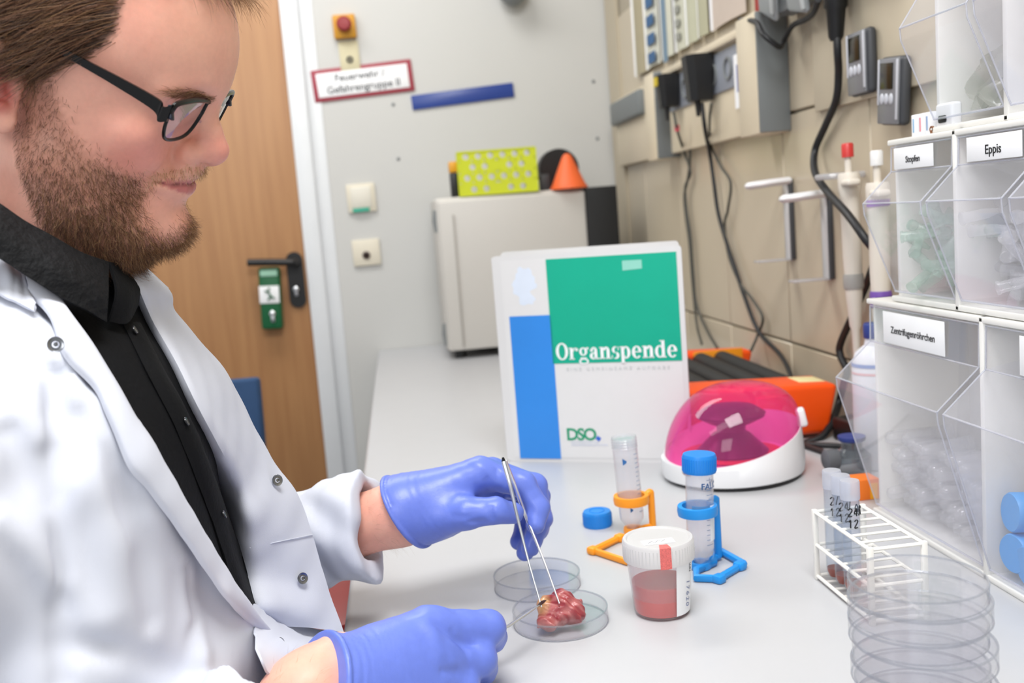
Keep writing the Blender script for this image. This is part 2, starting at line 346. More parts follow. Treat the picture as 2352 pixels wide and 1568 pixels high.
mb = MB().box((0, .012, .002), (Wd, .05, .004)).box((0, .012, Hh), (Wd, .05, .004)).box((-Wd/2, .012, Hh/2), (.004, .05, Hh)).box((Wd/2, .012, Hh/2), (.004, .05, Hh)); mb.build('side_walls', YEL, yr)
bx = thing('battery_pack', 'small black pack with orange top beside the yellow rack', 'box', (.172, 2.79, T+.441))
MB().box((0, 0, .033), (.02, .05, .066), .003).build('black_body', BLACK, bx); MB().box((0, 0, .082), (.022, .05, .030), .003).build('orange_top', mat('amber_plastic', 'd99a1c', .4), bx)
tr_ = thing('tape_reel', 'black round reel standing behind the orange cone', 'reel', (.475, 2.86, T+.441))
MB().lathe([(.003, -.018), (.058, -.018), (.058, .018), (.003, .018)], 36, Matrix.Translation((0, 0, .058)) @ Euler((R(90), 0, R(4))).to_matrix().to_4x4(), close=True).build('reel_body', BLACK, tr_)
gs = thing('grey_clamp', 'small dark grey clamp between yellow rack and orange cone', 'clamp', (.425, 2.80, T+.441))
MB().box((0, 0, .023), (.03, .028, .046), .006, 3).build('clamp_body', DGREY, gs); MB().tube([(-.012, 0, .035), (-.035, 0, .038)], .005, 8).build('screw', DGREY, gs)
cn = thing('orange_cone', 'small orange cone on the incubator in front of the black reel', 'cone', (.485, 2.755, T+.441))
mb = MB(); mb.lathe([(.052, 0), (.052, .004), (.046, .012), (.014, .086), (.008, .094), (.0001, .096)], 40); mb.build('cone_body', mat('orange_cone', 'e2632c', .55), cn)

# ------------------------------------------------------------------ binder
bl, br = onz(1168, 1057), onz(1600, 1062)
bd = Vector((br[0]-bl[0], br[1]-bl[1], 0)); BW = .292; BH = .322
ang = math.atan2(bd.y, bd.x)
bi = thing('ring_binder', 'white organ donation ring binder standing upright behind the tubes', 'binder', (bl[0], bl[1], T), ang)
VIN = mat('white_vinyl', 'd6d6d7', .35, .015)
def rounded(w_, h_, r_, n=5):
    pts = []
    for cx, cy, a0 in ((w_-r_, r_, -90), (w_-r_, h_-r_, 0), (r_, h_-r_, 90), (r_, r_, 180)):
        for i in range(n+1): a = R(a0+90*i/n); pts.append((cx+r_*math.cos(a), cy+r_*math.sin(a)))
    return pts
XZ = Euler((R(90), 0, 0)).to_matrix().to_4x4()
MB().prism(rounded(BW, BH, .006), .004, XZ).build('front_cover', VIN, bi)
MB().prism(rounded(BW-.012, BH, .006), .003, Matrix.Translation((-.002, .045, .004)) @ Euler((R(90), 0, R(3))).to_matrix().to_4x4()).build('back_cover', VIN, bi)
MB().box((-.0005, .022, BH/2), (.003, .046, BH-.004), .001).build('spine', VIN, bi)
MB().box((BW*.5, .02, .150), (BW*.82, .022, .29), .001).build('paper_pages', PAPER, bi)
MB().prism([(BW*u, BH*v) for u, v in ((.045, .02), (.975, .02), (.975, .975), (.045, .975))], .0006, Matrix.Translation((0, -.004, 0)) @ XZ).build('cover_sheet', mat('matt_white_sheet', 'd9d9da', .6, .02), bi)
GRN = mat('printed_green', '00a88a', .35, .10, 9); BLU = mat('printed_blue', '2f86dd', .35, .12, 8)
def panel(name, pts, m, d=-.0052): return MB().prism([(BW*u, BH*(1-v)) for u, v in pts], .0003, Matrix.Translation((0, d+.0003, 0)) @ XZ).build(name, m, bi)
panel('green_panel', [(.298, .545-.022), (.975, .522), (.975, .028), (.298, .028)], GRN)
panel('blue_panel', [(.075, .985), (.305, .985), (.305, .29), (.075, .29)], BLU)
GER = [(.38, .0), (.45, .02), (.5, .06), (.62, .06), (.72, .04), (.8, .1), (.82, .22), (.92, .3), (.9, .42), (.98, .48), (.95, .56), (.82, .6), (.7, .63), (.72, .7), (.85, .8), (.9, .86), (.8, .92), (.78, .98), (.6, .96), (.45, 1.0), (.3, .97), (.28, .88), (.3, .78), (.2, .72), (.08, .68), (.1, .55), (.05, .45), (.12, .36), (.2, .3), (.22, .18), (.3, .14), (.3, .05)]
panel('map_print', [(.095+.15*x, .055+.185*z) for x, z in GER], mat('pale_blue_print', 'd5dfee', .6), -.0048)
panel('clear_tape', [(.70, .055), (.80, .055), (.80, .095), (.70, .10)], mat('milky_tape', '8fd0c0', .3), -.0056)
# serif lettering drawn from rings, stems and slabs
def serif_word(word, m, parent, x0, z0, xh, y):
    mb = MB(); cur = [0.]
    def ring(cx, cz, rx, rz, ix, iz, a0=0, a1=360, n=26):
        vs = []; fs = []
        for i in range(n+1):
            a = R(a0+(a1-a0)*i/n)
            for d in (0, .0003): vs += [(cx+rx*math.cos(a), y-d, cz+rz*math.sin(a)), (cx+ix*math.cos(a), y-d, cz+iz*math.sin(a))]
        for i in range(n):
            b = 4*i; c = b+4; fs += [(b+2, c+2, c+3, b+3), (b, b+1, c+1, c), (b, c, c+2, b+2), (b+1, b+3, c+3, c+1)]
        mb.add([(x0+v[0], v[1], z0+v[2]) for v in vs], fs)
    def rect(xa, xb, za, zb): mb.box((x0+(xa+xb)/2, y-.00015, z0+(za+zb)/2), (xb-xa, .0003, zb-za))
    st = .24*xh; th = .09*xh; ca = 1.42*xh; ds = -.42*xh
    for ch_ in word:
        x = cur[0]
        if ch_ == 'O': ring(x+.55*xh, ca/2, .53*xh, ca/2+.02*xh, .53*xh-st, ca/2-th); adv = 1.16
        elif ch_ == 'r':
            rect(x+.10*xh, x+.10*xh+st, 0, xh); rect(x, x+.46*xh, 0, th); rect(x, x+.2*xh, xh-th, xh); ring(x+.56*xh, .62*xh, .25*xh, .38*xh, .15*xh, .30*xh, 40, 170); ring(x+.68*xh, .84*xh, .12*xh, .13*xh, 0, 0); adv = .84
        elif ch_ == 'g':
            ring(x+.40*xh, .66*xh, .34*xh, .35*xh, .34*xh-st*.85, .35*xh-th); ring(x+.42*xh, -.17*xh, .42*xh, .25*xh, .28*xh, .15*xh); rect(x+.14*xh, x+.66*xh, .03*xh, .15*xh); ring(x+.78*xh, .92*xh, .10*xh, .10*xh, 0, 0); rect(x+.6*xh, x+.78*xh, .88*xh, .96*xh); adv = .92
        elif ch_ == 'a':
            rect(x+.44*xh, x+.44*xh+st, .02*xh, .72*xh); ring(x+.40*xh, .70*xh, .28*xh, .31*xh, .06*xh, .22*xh, 0, 165); ring(x+.20*xh, .74*xh, .11*xh, .12*xh, 0, 0); ring(x+.34*xh, .27*xh, .31*xh, .28*xh, .31*xh-st, .20*xh, 60, 330); rect(x+.5*xh, x+.84*xh, 0, th); adv = .88
        elif ch_ == 'n':
            rect(x+.10*xh, x+.10*xh+st, 0, xh); rect(x, x+.44*xh, 0, th); rect(x, x+.2*xh, xh-th, xh); rect(x+.62*xh, x+.62*xh+st, 0, .66*xh); rect(x+.52*xh, x+.96*xh, 0, th); ring(x+.58*xh, .66*xh, .28*xh, .36*xh, .05*xh, .26*xh, 0, 165); adv = 1.02
        elif ch_ == 's':
            ring(x+.34*xh, .74*xh, .28*xh, .28*xh, .08*xh, .19*xh, 60, 260); ring(x+.36*xh, .27*xh, .30*xh, .29*xh, .08*xh, .19*xh, -120, 80); rect(x+.02*xh, x+.08*xh, .02*xh, .30*xh); rect(x+.56*xh, x+.62*xh, .70*xh, xh); adv = .74
        elif ch_ == 'p':
            rect(x+.10*xh, x+.10*xh+st, ds, xh); rect(x, x+.46*xh, ds, ds+th); rect(x, x+.2*xh, xh-th, xh); ring(x+.50*xh, .50*xh, .36*xh, .51*xh, .36*xh-st, .51*xh-th, -140, 140); adv = .98
        elif ch_ == 'e':
            ring(x+.42*xh, .5*xh, .40*xh, .52*xh, .40*xh-st, .52*xh-th, 5, 320); rect(x+.14*xh, x+.80*xh, .48*xh, .56*xh); adv = .90
        elif ch_ == 'd':
            rect(x+.58*xh, x+.58*xh+st, 0, ca); rect(x+.44*xh, x+.7*xh, ca-th, ca); rect(x+.7*xh, x+.94*xh, 0, th); ring(x+.42*xh, .50*xh, .40*xh, .51*xh, .40*xh-st, .51*xh-th, 40, 320); adv = 1.02
        cur[0] += adv*xh
    mb.build('title_lettering', m, parent, smooth=False); return cur[0]
serif_word('Organspende', PAPER, bi, BW*.318, BH*(1-.505), .0180, -.00535)
lettering('EINE GEMEINSAME AUFGABE', .0075, mat('pale_grey_ink', 'c2c6c8', .7), bi, (BW*.64, -.0049, BH*(1-.553)), (R(90), 0, 0), name='subtitle_lettering', space=1.75)
LG = mat('logo_green', '12936a', .5); LB = mat('logo_blue', '2b62c8', .5)
lettering('DSO', .026, LG, bi, (BW*.425, -.0049, BH*(1-.868)), (R(90), 0, 0), name='logo_lettering', space=.84, bold=.0006)
MB().box((BW*.515, -.005, BH*(1-.885)), (.007, .0004, .006), rot=(0, R(35), 0)).build('logo_dot', LB, bi)
lettering('DEUTSCHE STIFTUNG\nORGANTRANSPLANTATION', .0045, mat('pale_blue_ink', 'c9cfe0', .7), bi, (BW*.365, -.0049, BH*(1-.91)), (R(90), 0, 0), name='logo_small_print', align='LEFT')

# ------------------------------------------------------------------ mini centrifuge
cf = thing('mini_centrifuge', 'mini centrifuge with white base and pink clear dome lid', 'centrifuge', (.4395, 1.33, T))
def rim_h(a, off=0): return .052+off+.022*math.cos(a-R(28))
def rad(a): return .096+.004*math.cos(2*(a-R(20)))
N = 72; rings = []
for s_, (rf, zf) in enumerate([(.93, .006), (1.0, .006), (1.015, .016), (1.01, .03)]):
    rings.append([(rad(2*math.pi*i/N)*rf*math.cos(2*math.pi*i/N), rad(2*math.pi*i/N)*rf*math.sin(2*math.pi*i/N), zf) for i in range(N)])
for rf, off in ((.985, -.006), (.972, 0), (.955, 0), (.945, -.004)):
    rings.append([(rad(2*math.pi*i/N)*rf*math.cos(2*math.pi*i/N), rad(2*math.pi*i/N)*rf*math.sin(2*math.pi*i/N), rim_h(2*math.pi*i/N, off)) for i in range(N)])
for rf, zz in ((.80, .030), (.5, .026), (.001, .026)):
    rings.append([(rad(2*math.pi*i/N)*rf*math.cos(2*math.pi*i/N), rad(2*math.pi*i/N)*rf*math.sin(2*math.pi*i/N), zz) for i in range(N)])
cbase = MB().grid(rings, True).build('base', WHITE, cf)
MB().lathe([(.089, 0), (.092, .001), (.092, .007), (.088, .007)], 60).build('foot_ring', BLACK, cf)
dr = []
for j in range(15):
    t = j/14*math.pi/2; row = []
    for i in range(N):
        a = 2*math.pi*i/N; rr = rad(a)*.962*(math.cos(t)**.8 if j < 14 else .002); h0 = rim_h(a, -.001); row.append((rr*math.cos(a)+.012*math.sin(t), rr*math.sin(a)+.004*math.sin(t), h0*(1-math.sin(t))+ .128*math.sin(t) if j else h0))
    dr.append(row)
MB().grid(dr, True).build('dome_lid', PINKCL, cf)
MB().box((.0905, -.030, .078), (.012, .018, .026), .004, 3, rot=(0, R(-12), R(-20))).build('lid_latch', WHITE, cf)
ROT = mat('dark_purple_rotor', '2c1226', .3)
rt = MB().lathe([(.012, .030), (.048, .030), (.050, .034), (.026, .058), (.020, .062), (.020, .070), (.030, .074), (.047, .083), (.048, .087), (.034, .096), (.012, .099), (.0001, .099)], 40).build('rotor', ROT, cf)
MB().lathe([(.0001, .0275), (.062, .0275), (.066, .030), (.070, .031)], 48).build('chamber_floor', mat('orange_pink_floor', 'e0703a', .4), cf)
MB().sphere((0, 0, 0), (.008, .002, .0055), 20, 10).build('red_button', mat('dark_red_button', '8a1c2c', .3), cf, (-.0828, -.0578, .026), (0, 0, R(-55)))

# ------------------------------------------------------------------ roller mixer
rm = thing('roller_mixer', 'orange roller mixer with black rollers beside the tiled wall', 'mixer', (0, 0, T))
def block(pts, z0, z1, y0, y1, sl):
    mb = MB(); bm_ = bmesh.new()
    x0, x1 = pts
    cs = [(x0, y0, z0), (x1-sl, y0, z0), (x1-sl, y1, z0), (x0, y1, z0), (x0, y0, z1), (x1, y0, z1-.012), (x1, y1, z1-.012), (x0, y1, z1)]
    vs = [bm_.verts.new(c) for c in cs]
    for f in ((3, 2, 1, 0), (4, 5, 6, 7), (0, 1, 5, 4), (1, 2, 6, 5), (2, 3, 7, 6), (3, 0, 4, 7)): bm_.faces.new([vs[i] for i in f])
    bmesh.ops.bevel(bm_, geom=bm_.edges[:], offset=.008, segments=3, profile=.5, affect='EDGES'); mb.bm(bm_); return mb
block((.39, .664), .006, .095, 1.475, 1.57, .018).build('control_housing', ORED, rm)
MB().box((.555, 1.4745, .048), (.055, .006, .052), .003).build('control_panel', mat('orange_panel', 'ee6a3c', .4), rm)
MB().box((.635, 1.53, .0842), (.045, .05, .0012), .0004, rot=(0, R(4), 0)).build('paper_label', mat('pale_yellow_label', 'd9cf9a', .7), rm)
block((.42, .683), .03, .092, 1.905, 1.96, .012).build('end_housing', ORED, rm)
MB().box((.61, 1.904, .066), (.10, .004, .042), .001).build('amber_insert', mat('amber_insert', 'f39a1a', .4), rm)
MB().box((.55, 1.74, .014), (.24, .42, .016), .003).build('tray', DGREY, rm)
for i, x in enumerate((.445, .488, .531, .574, .617)):
    MB().tube([(x, 1.565, .068), (x, 1.91, .068)], .017, 18).build('roller', mat('black_rubber', '17181a', .6, .2, 40), rm)
for x in (.42, .64): MB().box((x, 1.93, .015), (.03, .04, .03), .003).build('foot', BLACK, rm)
# ------------------------------------------------------------------ centrifuge tubes, stands, caps
TUBE = clear('frosted_tube', 'fcfcfd', .16, 'fbfbfe', .12, tl=.35); CAPW = clear('milky_cap', 'e8eaf2', .55, 'f0f2f8', .3)
INKB = mat('blue_ink', '2d6aa8', .6)
def falcon(name, label, loc, tilt, cap, group):
    t = thing(name, label, 'tube', loc, rot=tilt, group=group)
    MB().lathe([(.0001, 0), (.004, .0005), (.0138, .016), (.0142, .020), (.0146, .108), (.0146, .115), (.0136, .115), (.0134, .020), (.0128, .0165), (.003, .003), (.0001, .0025)], 36).build('tube_body', TUBE, t)
    th = MB()
    for i in range(4): th.lathe([(.0146, .1015+.0032*i), (.0153, .1025+.0032*i), (.0146, .1035+.0032*i)], 36)
    th.build('screw_thread', TUBE, t)
    mk = MB()
    for i in range(14):
        z = .026+.0053*i; L_ = .62 if i % 5 == 0 else .4; a0 = R(-78) if cap else R(-62)
        mk.grid([[(.01475*math.cos(a0+L_*j/6), .01475*math.sin(a0+L_*j/6), z+dz) for j in range(7)] for dz in (0, .0006)])
    mk.build('graduation_marks', mat('grey_blue_ink', '6f86a8', .6), t)
    if cap:
        mb = MB().lathe([(.0155, .101), (.0172, .101), (.0174, .103), (.0174, .1185), (.0165, .1205), (.0001, .1205)], 40)
        for i in range(40):
            a = 2*math.pi*i/40; mb.box((.0174*math.cos(a), .0174*math.sin(a), .110), (.0012, .0012, .014), rot=(0, 0, a))
        mb.build('screw_cap', BLUEC, t)
        MB().grid([[(.0149*math.cos(a), .0149*math.sin(a), z) for a in [R(-62+44*j/8) for j in range(9)]] for z in (.030, .068)]).build('paper_label', PAPER, t)
        MB().grid([[(.0148*math.cos(a), .0148*math.sin(a), z) for a in [R(-140+120*j/12) for j in range(13)]] for z in (.0635, .068)]).build('blue_band', clear('pale_blue_band', 'a8d4f0', .4, '8cc4ea'), t)
        pl = text_mesh('FALCON', .0088, depth=.0001, bold=.00015)
        for v in pl.vertices:                              # wrap the print round the tube
            a = R(-34)+v.co.x/.0149; v.co = (.0149*math.cos(a), .0149*math.sin(a), .0885+v.co.y)
        pl.materials.clear(); pl.materials.append(INKB); obj('printed_name', pl, t)
    else:
        mb = MB()
        for zz, aa, s_ in ((.088, -118, 1), (.030, -105, .7)):
            mb.grid([[(.0149*math.cos(R(aa+i*9*s_)), .0149*math.sin(R(aa+i*9*s_)), zz+dz*s_*(1-.35*i)) for i in range(3)] for dz in (-.004, .004)])
        mb.build('printed_mark', INKB, t)
    return t
t1 = falcon('centrifuge_tube', 'clear centrifuge tube with blue screw cap in the blue stand', V(.2865, .99, .003), (R(-.5), R(2.5), 0), True, 'fifty millilitre centrifuge tubes')
t2 = falcon('centrifuge_tube', 'open clear centrifuge tube without cap in the orange stand', V(.2465, 1.125, .003), (R(0), R(-2.2), 0), False, 'fifty millilitre centrifuge tubes')
def ringpath(c, r, z, a0=0, a1=360, n=36): return [(c[0]+r*math.cos(R(a0+(a1-a0)*i/n)), c[1]+r*math.sin(R(a0+(a1-a0)*i/n)), z) for i in range(n+1)]
def stand(name, label, m, c, zr, post, loop, feet):
    t = thing(name, label, 'stand', V(0, 0, 0), group='tube stands')
    MB().lathe([(.0160, -.005), (.0205, -.005), (.0212, 0), (.0205, .005), (.0160, .005)], 44, Matrix.Translation((c[0], c[1], zr)), close=True).build('holding_ring', m, t)
    px, py = post; d = Vector((px-c[0], py-c[1], 0)).normalized()
    MB().tube(spline([(c[0]+d.x*.019, c[1]+d.y*.019, zr), (px-d.x*.001, py-d.y*.001, zr+.004), (px, py, zr-.004), (px, py, .004)], 5), .0042, 10).build('post', m, t)
    lp = [(x, y, .0042) for x, y in loop]
    MB().tube(lp+[lp[0], lp[1]], .0042, 8).build('base_frame', m, t)
    for x, y in feet: MB().box((x, y, .0045), (.012, .012, .009), .003, 2, rot=(0, 0, .6)).build('base_clip', m, t)
    MB().lathe([(.0060, .001), (.0110, .001), (.0115, .004), (.0110, .008), (.0075, .008)], 28, Matrix.Translation((c[0], c[1], .0)), close=True).build('tip_cradle', m, t)
    MB().tube([(c[0]+d.x*.010, c[1]+d.y*.010, .0042), (px, py, .0042)], .0038, 8).build('arm', m, t)
def pz(*ps): return [tuple(onz(x, y)[:2]) for x, y in ps]
stand('tube_stand', 'bright blue plastic stand holding the capped centrifuge tube', BLUEP, (.2865, .99), .064, (.312, 1.008), pz((1646, 1268), (1708, 1303), (1650, 1338), (1600, 1336), (1600, 1318), (1640, 1300)), pz((1700, 1308), (1652, 1338)))
stand('tube_stand', 'orange plastic stand holding the open centrifuge tube', ORANGEP, (.2465, 1.125), .042, (.272, 1.132), pz((1425, 1242), (1363, 1272), (1440, 1298), (1490, 1270), (1500, 1232)), pz((1363, 1272), (1425, 1243)))
c_ = onz(1373, 1206)
cp = thing('loose_screw_cap', 'loose blue screw cap lying on the bench by the orange stand', 'cap', (c_[0], c_[1], T))
mb = MB().lathe([(.0150, .0), (.0172, .0), (.0174, .002), (.0174, .0165), (.0165, .0185), (.0001, .0185)], 40)
for i in range(40):
    a = 2*math.pi*i/40; mb.box((.0174*math.cos(a), .0174*math.sin(a), .009), (.0012, .0012, .013), rot=(0, 0, a))
mb.build('cap_body', BLUEC, cp); MB().lathe([(.009, .0184), (.0092, .0192), (.0096, .0184)], 30, close=True).build('moulded_ring', BLUEC, cp)
# ------------------------------------------------------------------ specimen cup
cu = thing('specimen_cup', 'clear specimen cup with white lid half filled with red liquid', 'cup', V(.2185, .893, 0), R(8))
MB().lathe([(.0001, .0015), (.0245, .0015), (.0262, .004), (.0308, .058), (.0316, .060), (.0304, .060), (.0296, .058), (.0252, .005), (.0001, .003)], 44).build('cup_wall', clear('cup_plastic', 'fbf9fa', .16, 'fbf6f8', .08, tl=.4), cu)
MB().lathe([(.0001, .0034), (.0247, .0034), (.0254, .006), (.0272, .0305), (.0270, .0315), (.0001, .0308)], 44).build('red_liquid', mat('red_specimen_liquid', 'd2605c', .25, .08, 18, sss=.3), cu)
CUPL = clear('translucent_white_lid', 'ffffff', 1.3, 'eeeeee', .3, gl=.5, tl=.5)
mb = MB().lathe([(.0310, .054), (.0335, .054), (.0338, .056), (.0336, .0715), (.0325, .0735), (.0300, .0735), (.0288, .0722), (.0001, .0722)], 48)
for i in range(60):
    a = 2*math.pi*i/60; mb.box((.0336*math.cos(a), .0336*math.sin(a), .063), (.0004, .0009, .014), rot=(0, 0, a))
mb.build('lid', CUPL, cu)
def wrap(r0, r1, z0, z1, a0, a1, n=10, slant=0): return [[((r0+(r1-r0)*k/6)*math.cos(R(a0+(a1-a0)*j/n+slant*k)), (r0+(r1-r0)*k/6)*math.sin(R(a0+(a1-a0)*j/n+slant*k)), z0+(z1-z0)*k/6) for j in range(n+1)] for k in range(7)]
lb = MB().grid(wrap(.0266, .0312, .004, .0555, -82, 2)).build('paper_label', PAPER, cu)
pl = text_mesh('17620', .0085, depth=.0001, shear=.2, space=1.3)
for v in pl.vertices:
    z = .024-v.co.x; a = R(-52)+v.co.y/.029; r_ = .0266+(.0312-.0266)*(z-.004)/.0515+.0003; v.co = (r_*math.cos(a), r_*math.sin(a), z)
pl.materials.clear(); pl.materials.append(mat('pale_blue_pen', '9aa4c8', .7)); obj('handwriting', pl, lb)
tp = MB().grid([[( .0337*math.cos(R(-110+j*4.5)), .0337*math.sin(R(-110+j*4.5))-.0003, z) for j in range(5)] for z in (.0535, .060, .068, .0735)]+[[(.0337*k*math.cos(R(-110+j*4.5)), .0337*k*math.sin(R(-110+j*4.5)), .0740) for j in range(5)] for k in (.97, .85, .72)])
tp.build('red_tape', mat('red_white_tape', 'd96a66', .5, .5, 900), cu)
MB().box((-.004, -.010, .0726), (.030, .013, .0004), rot=(0, 0, R(-8))).build('lid_label', PAPER, cu)
MB().tube(spline([(-.014+.0022*k, -.010+.0016*((k*7) % 3-1), .0729) for k in range(9)], 4), .00035, 5).build('lid_scribble', mat('grey_ink', '8a8a90', .7), cu)
pl2 = text_mesh('LUN', .0045, depth=.0001, bold=.0001)
for v in pl2.vertices:
    z = .048-v.co.x; a = R(-46)+v.co.y/.029; r_ = .0266+(.0312-.0266)*(z-.004)/.0515+.0003; v.co = (r_*math.cos(a), r_*math.sin(a), z)
pl2.materials.clear(); pl2.materials.append(mat('grey_print_ink', '55565c', .7)); obj('label_print', pl2, lb)
# ------------------------------------------------------------------ dishes
def dish_me(r=.045, h=.0145, n=64):
    mb = MB()
    mb.slot(0).lathe([(.0001, 0), (r-.0012, 0), (r, .0012), (r, h-.0012)], n)
    mb.f.pop(); mb.m.pop()
    mb.slot(1).lathe([(r, h-.0013), (r+.0002, h-.0006), (r, h), (r-.0011, h), (r-.0013, h-.0013)], n, close=True)
    mb.slot(0).lathe([(r-.0013, h-.0013), (r-.0013, .0012), (.0001, .0012)], n); mb.f.pop(-1) if False else None
    mb.slot(1).lathe([(r-.0012, .0001), (r-.0005, -.0003), (r+.0002, .0004), (r-.0003, .0011)], n, close=True)
    return mb.mesh('dish', CLEAR, CRIM)
DME = dish_me(); DME2 = dish_me(.0435, .0125)
def dish(label, loc, group, up=True, me=DME, rot=(0, 0, 0)):
    t = thing('petri_dish', label, 'dish', loc, group=group, rot=rot)
    obj('dish_body', me, t, (0, 0, 0) if up else (0, 0, .0145), (0, 0, 0) if up else (R(180), 0, 0)); return t
td = dish('clear petri dish holding the piece of red tissue', V(.1215, .897, .0006), 'petri dishes in use')
dish('empty petri dish lid lying upside down behind the tissue dish', V(.113, .9945, .0006), 'petri dishes in use')
ctr = (.318, .600)
words = ['lowest', 'second lowest', 'third lowest', 'fourth lowest', 'fifth from the bottom', 'fourth from the top', 'third from the top', 'second from the top', 'topmost']
z = .0006
for i in range(9):
    dx, dy = [(.0035, .001), (.004, -.0015), (.0005, .0), (.0042, -.001), (.0015, .0015), (.003, -.002), (.0, 0), (.002, .001), (.0005, 0)][i]
    dish('clear empty petri dish, %s in the stack at the right' % words[i], (ctr[0]+dx, ctr[1]+dy, T+z), 'stacked petri dishes', me=DME if i % 2 else DME2)
    z += .0152 if i % 2 else .0137
# ------------------------------------------------------------------ wire tube rack and its tubes
rk = thing('wire_tube_rack', 'white coated wire rack holding three marked test tubes', 'rack', V(0, 0, 0))
RW = mat('white_coated_wire', 'eceae4', .4, .03)
A, B_, C_, D_ = (.3865, .925), (.4365, .925), (.4365, .808), (.3865, .808)
for x, y in (A, B_, C_, D_): MB().box((x, y, .036), (.0052, .0052, .072), .001).build('post', RW, rk)
def rail(p, q, z, r=.0019): return MB().tube([(p[0], p[1], z), (q[0], q[1], z)], r, 8).build('rail', RW, rk)
for z_ in (.0695, .036, .004):
    for p, q in ((A, B_), (B_, C_), (C_, D_), (D_, A)): rail(p, q, z_)
for z_ in (.0695, .036, .004):
    for i in range(1, 6):
        y = .925-.117*i/6; MB().tube([(A[0], y, z_), (B_[0], y, z_)], .0014, 6).build('cross_bar', RW, rk)
HW = {'2': [[(0, .8), (.2, 1), (.5, .95), (.5, .65), (0, 0), (.55, .02)]], '4': [[(.4, 0), (.42, 1), (0, .35), (.6, .35)]], '/': [[(0, 0), (.35, 1.1)]], '1': [[(.05, .75), (.3, 1), (.28, 0)]], '0': [[(.3, 1), (.02, .6), (.12, .05), (.4, 0), (.55, .45), (.3, 1)]]}
def handwrite(rows, r0, a0, z0, hgt, parent, m):
    mb = MB()
    for ri, row in enumerate(rows):
        x = 0
        for ch_ in row:
            for st_ in HW.get(ch_, []):
                pts = []
                for u, v in st_:
                    a = a0+(x+u*hgt*.8)/r0; z_ = z0-ri*hgt*1.5+v*hgt; pts.append((r0*math.cos(a), r0*math.sin(a), z_))
                mb.tube(spline(pts, 4), .00062, 5)
            x += hgt*.72
    mb.build('handwriting', m, parent)
for i, (x, y, zz, wr_, lab) in enumerate([(.3985, .909, .0, ('2/', '12'), 'screw cap test tube at the far end of the wire rack'), (.3985, .8895, .0, ('24/', '12'), 'middle one of the three screw cap test tubes in the wire rack'), (.3985, .870, .0, ('24/20', '12'), 'nearest of the three screw cap test tubes in the wire rack')]):
    t = thing('test_tube', lab, 'test tube', V(x, y, .005), group='test tubes in the wire rack')
    MB().lathe([(.0001, 0), (.004, .001), (.0078, .006), (.0084, .012), (.0084, .093), (.0078, .093), (.0078, .012), (.0001, .001)], 28).build('tube_glass', clear('thin_glass', 'f6f8fb', .05, 'e6ecf4', .04), t)
    MB().lathe([(.0078, .092), (.0088, .092), (.0090, .094), (.0090, .1085), (.0084, .110), (.0001, .110)], 30).build('screw_cap', CAPW, t)
    MB().lathe([(.0001, .001), (.005, .003), (.0072, .008), (.0074, .012), (.0001, .012)], 20).build('sample', mat('brown_sample', '9c4a38', .4, .2), t)
    handwrite(wr_, .0086, R(-128), .0775, .0074, t, INK)

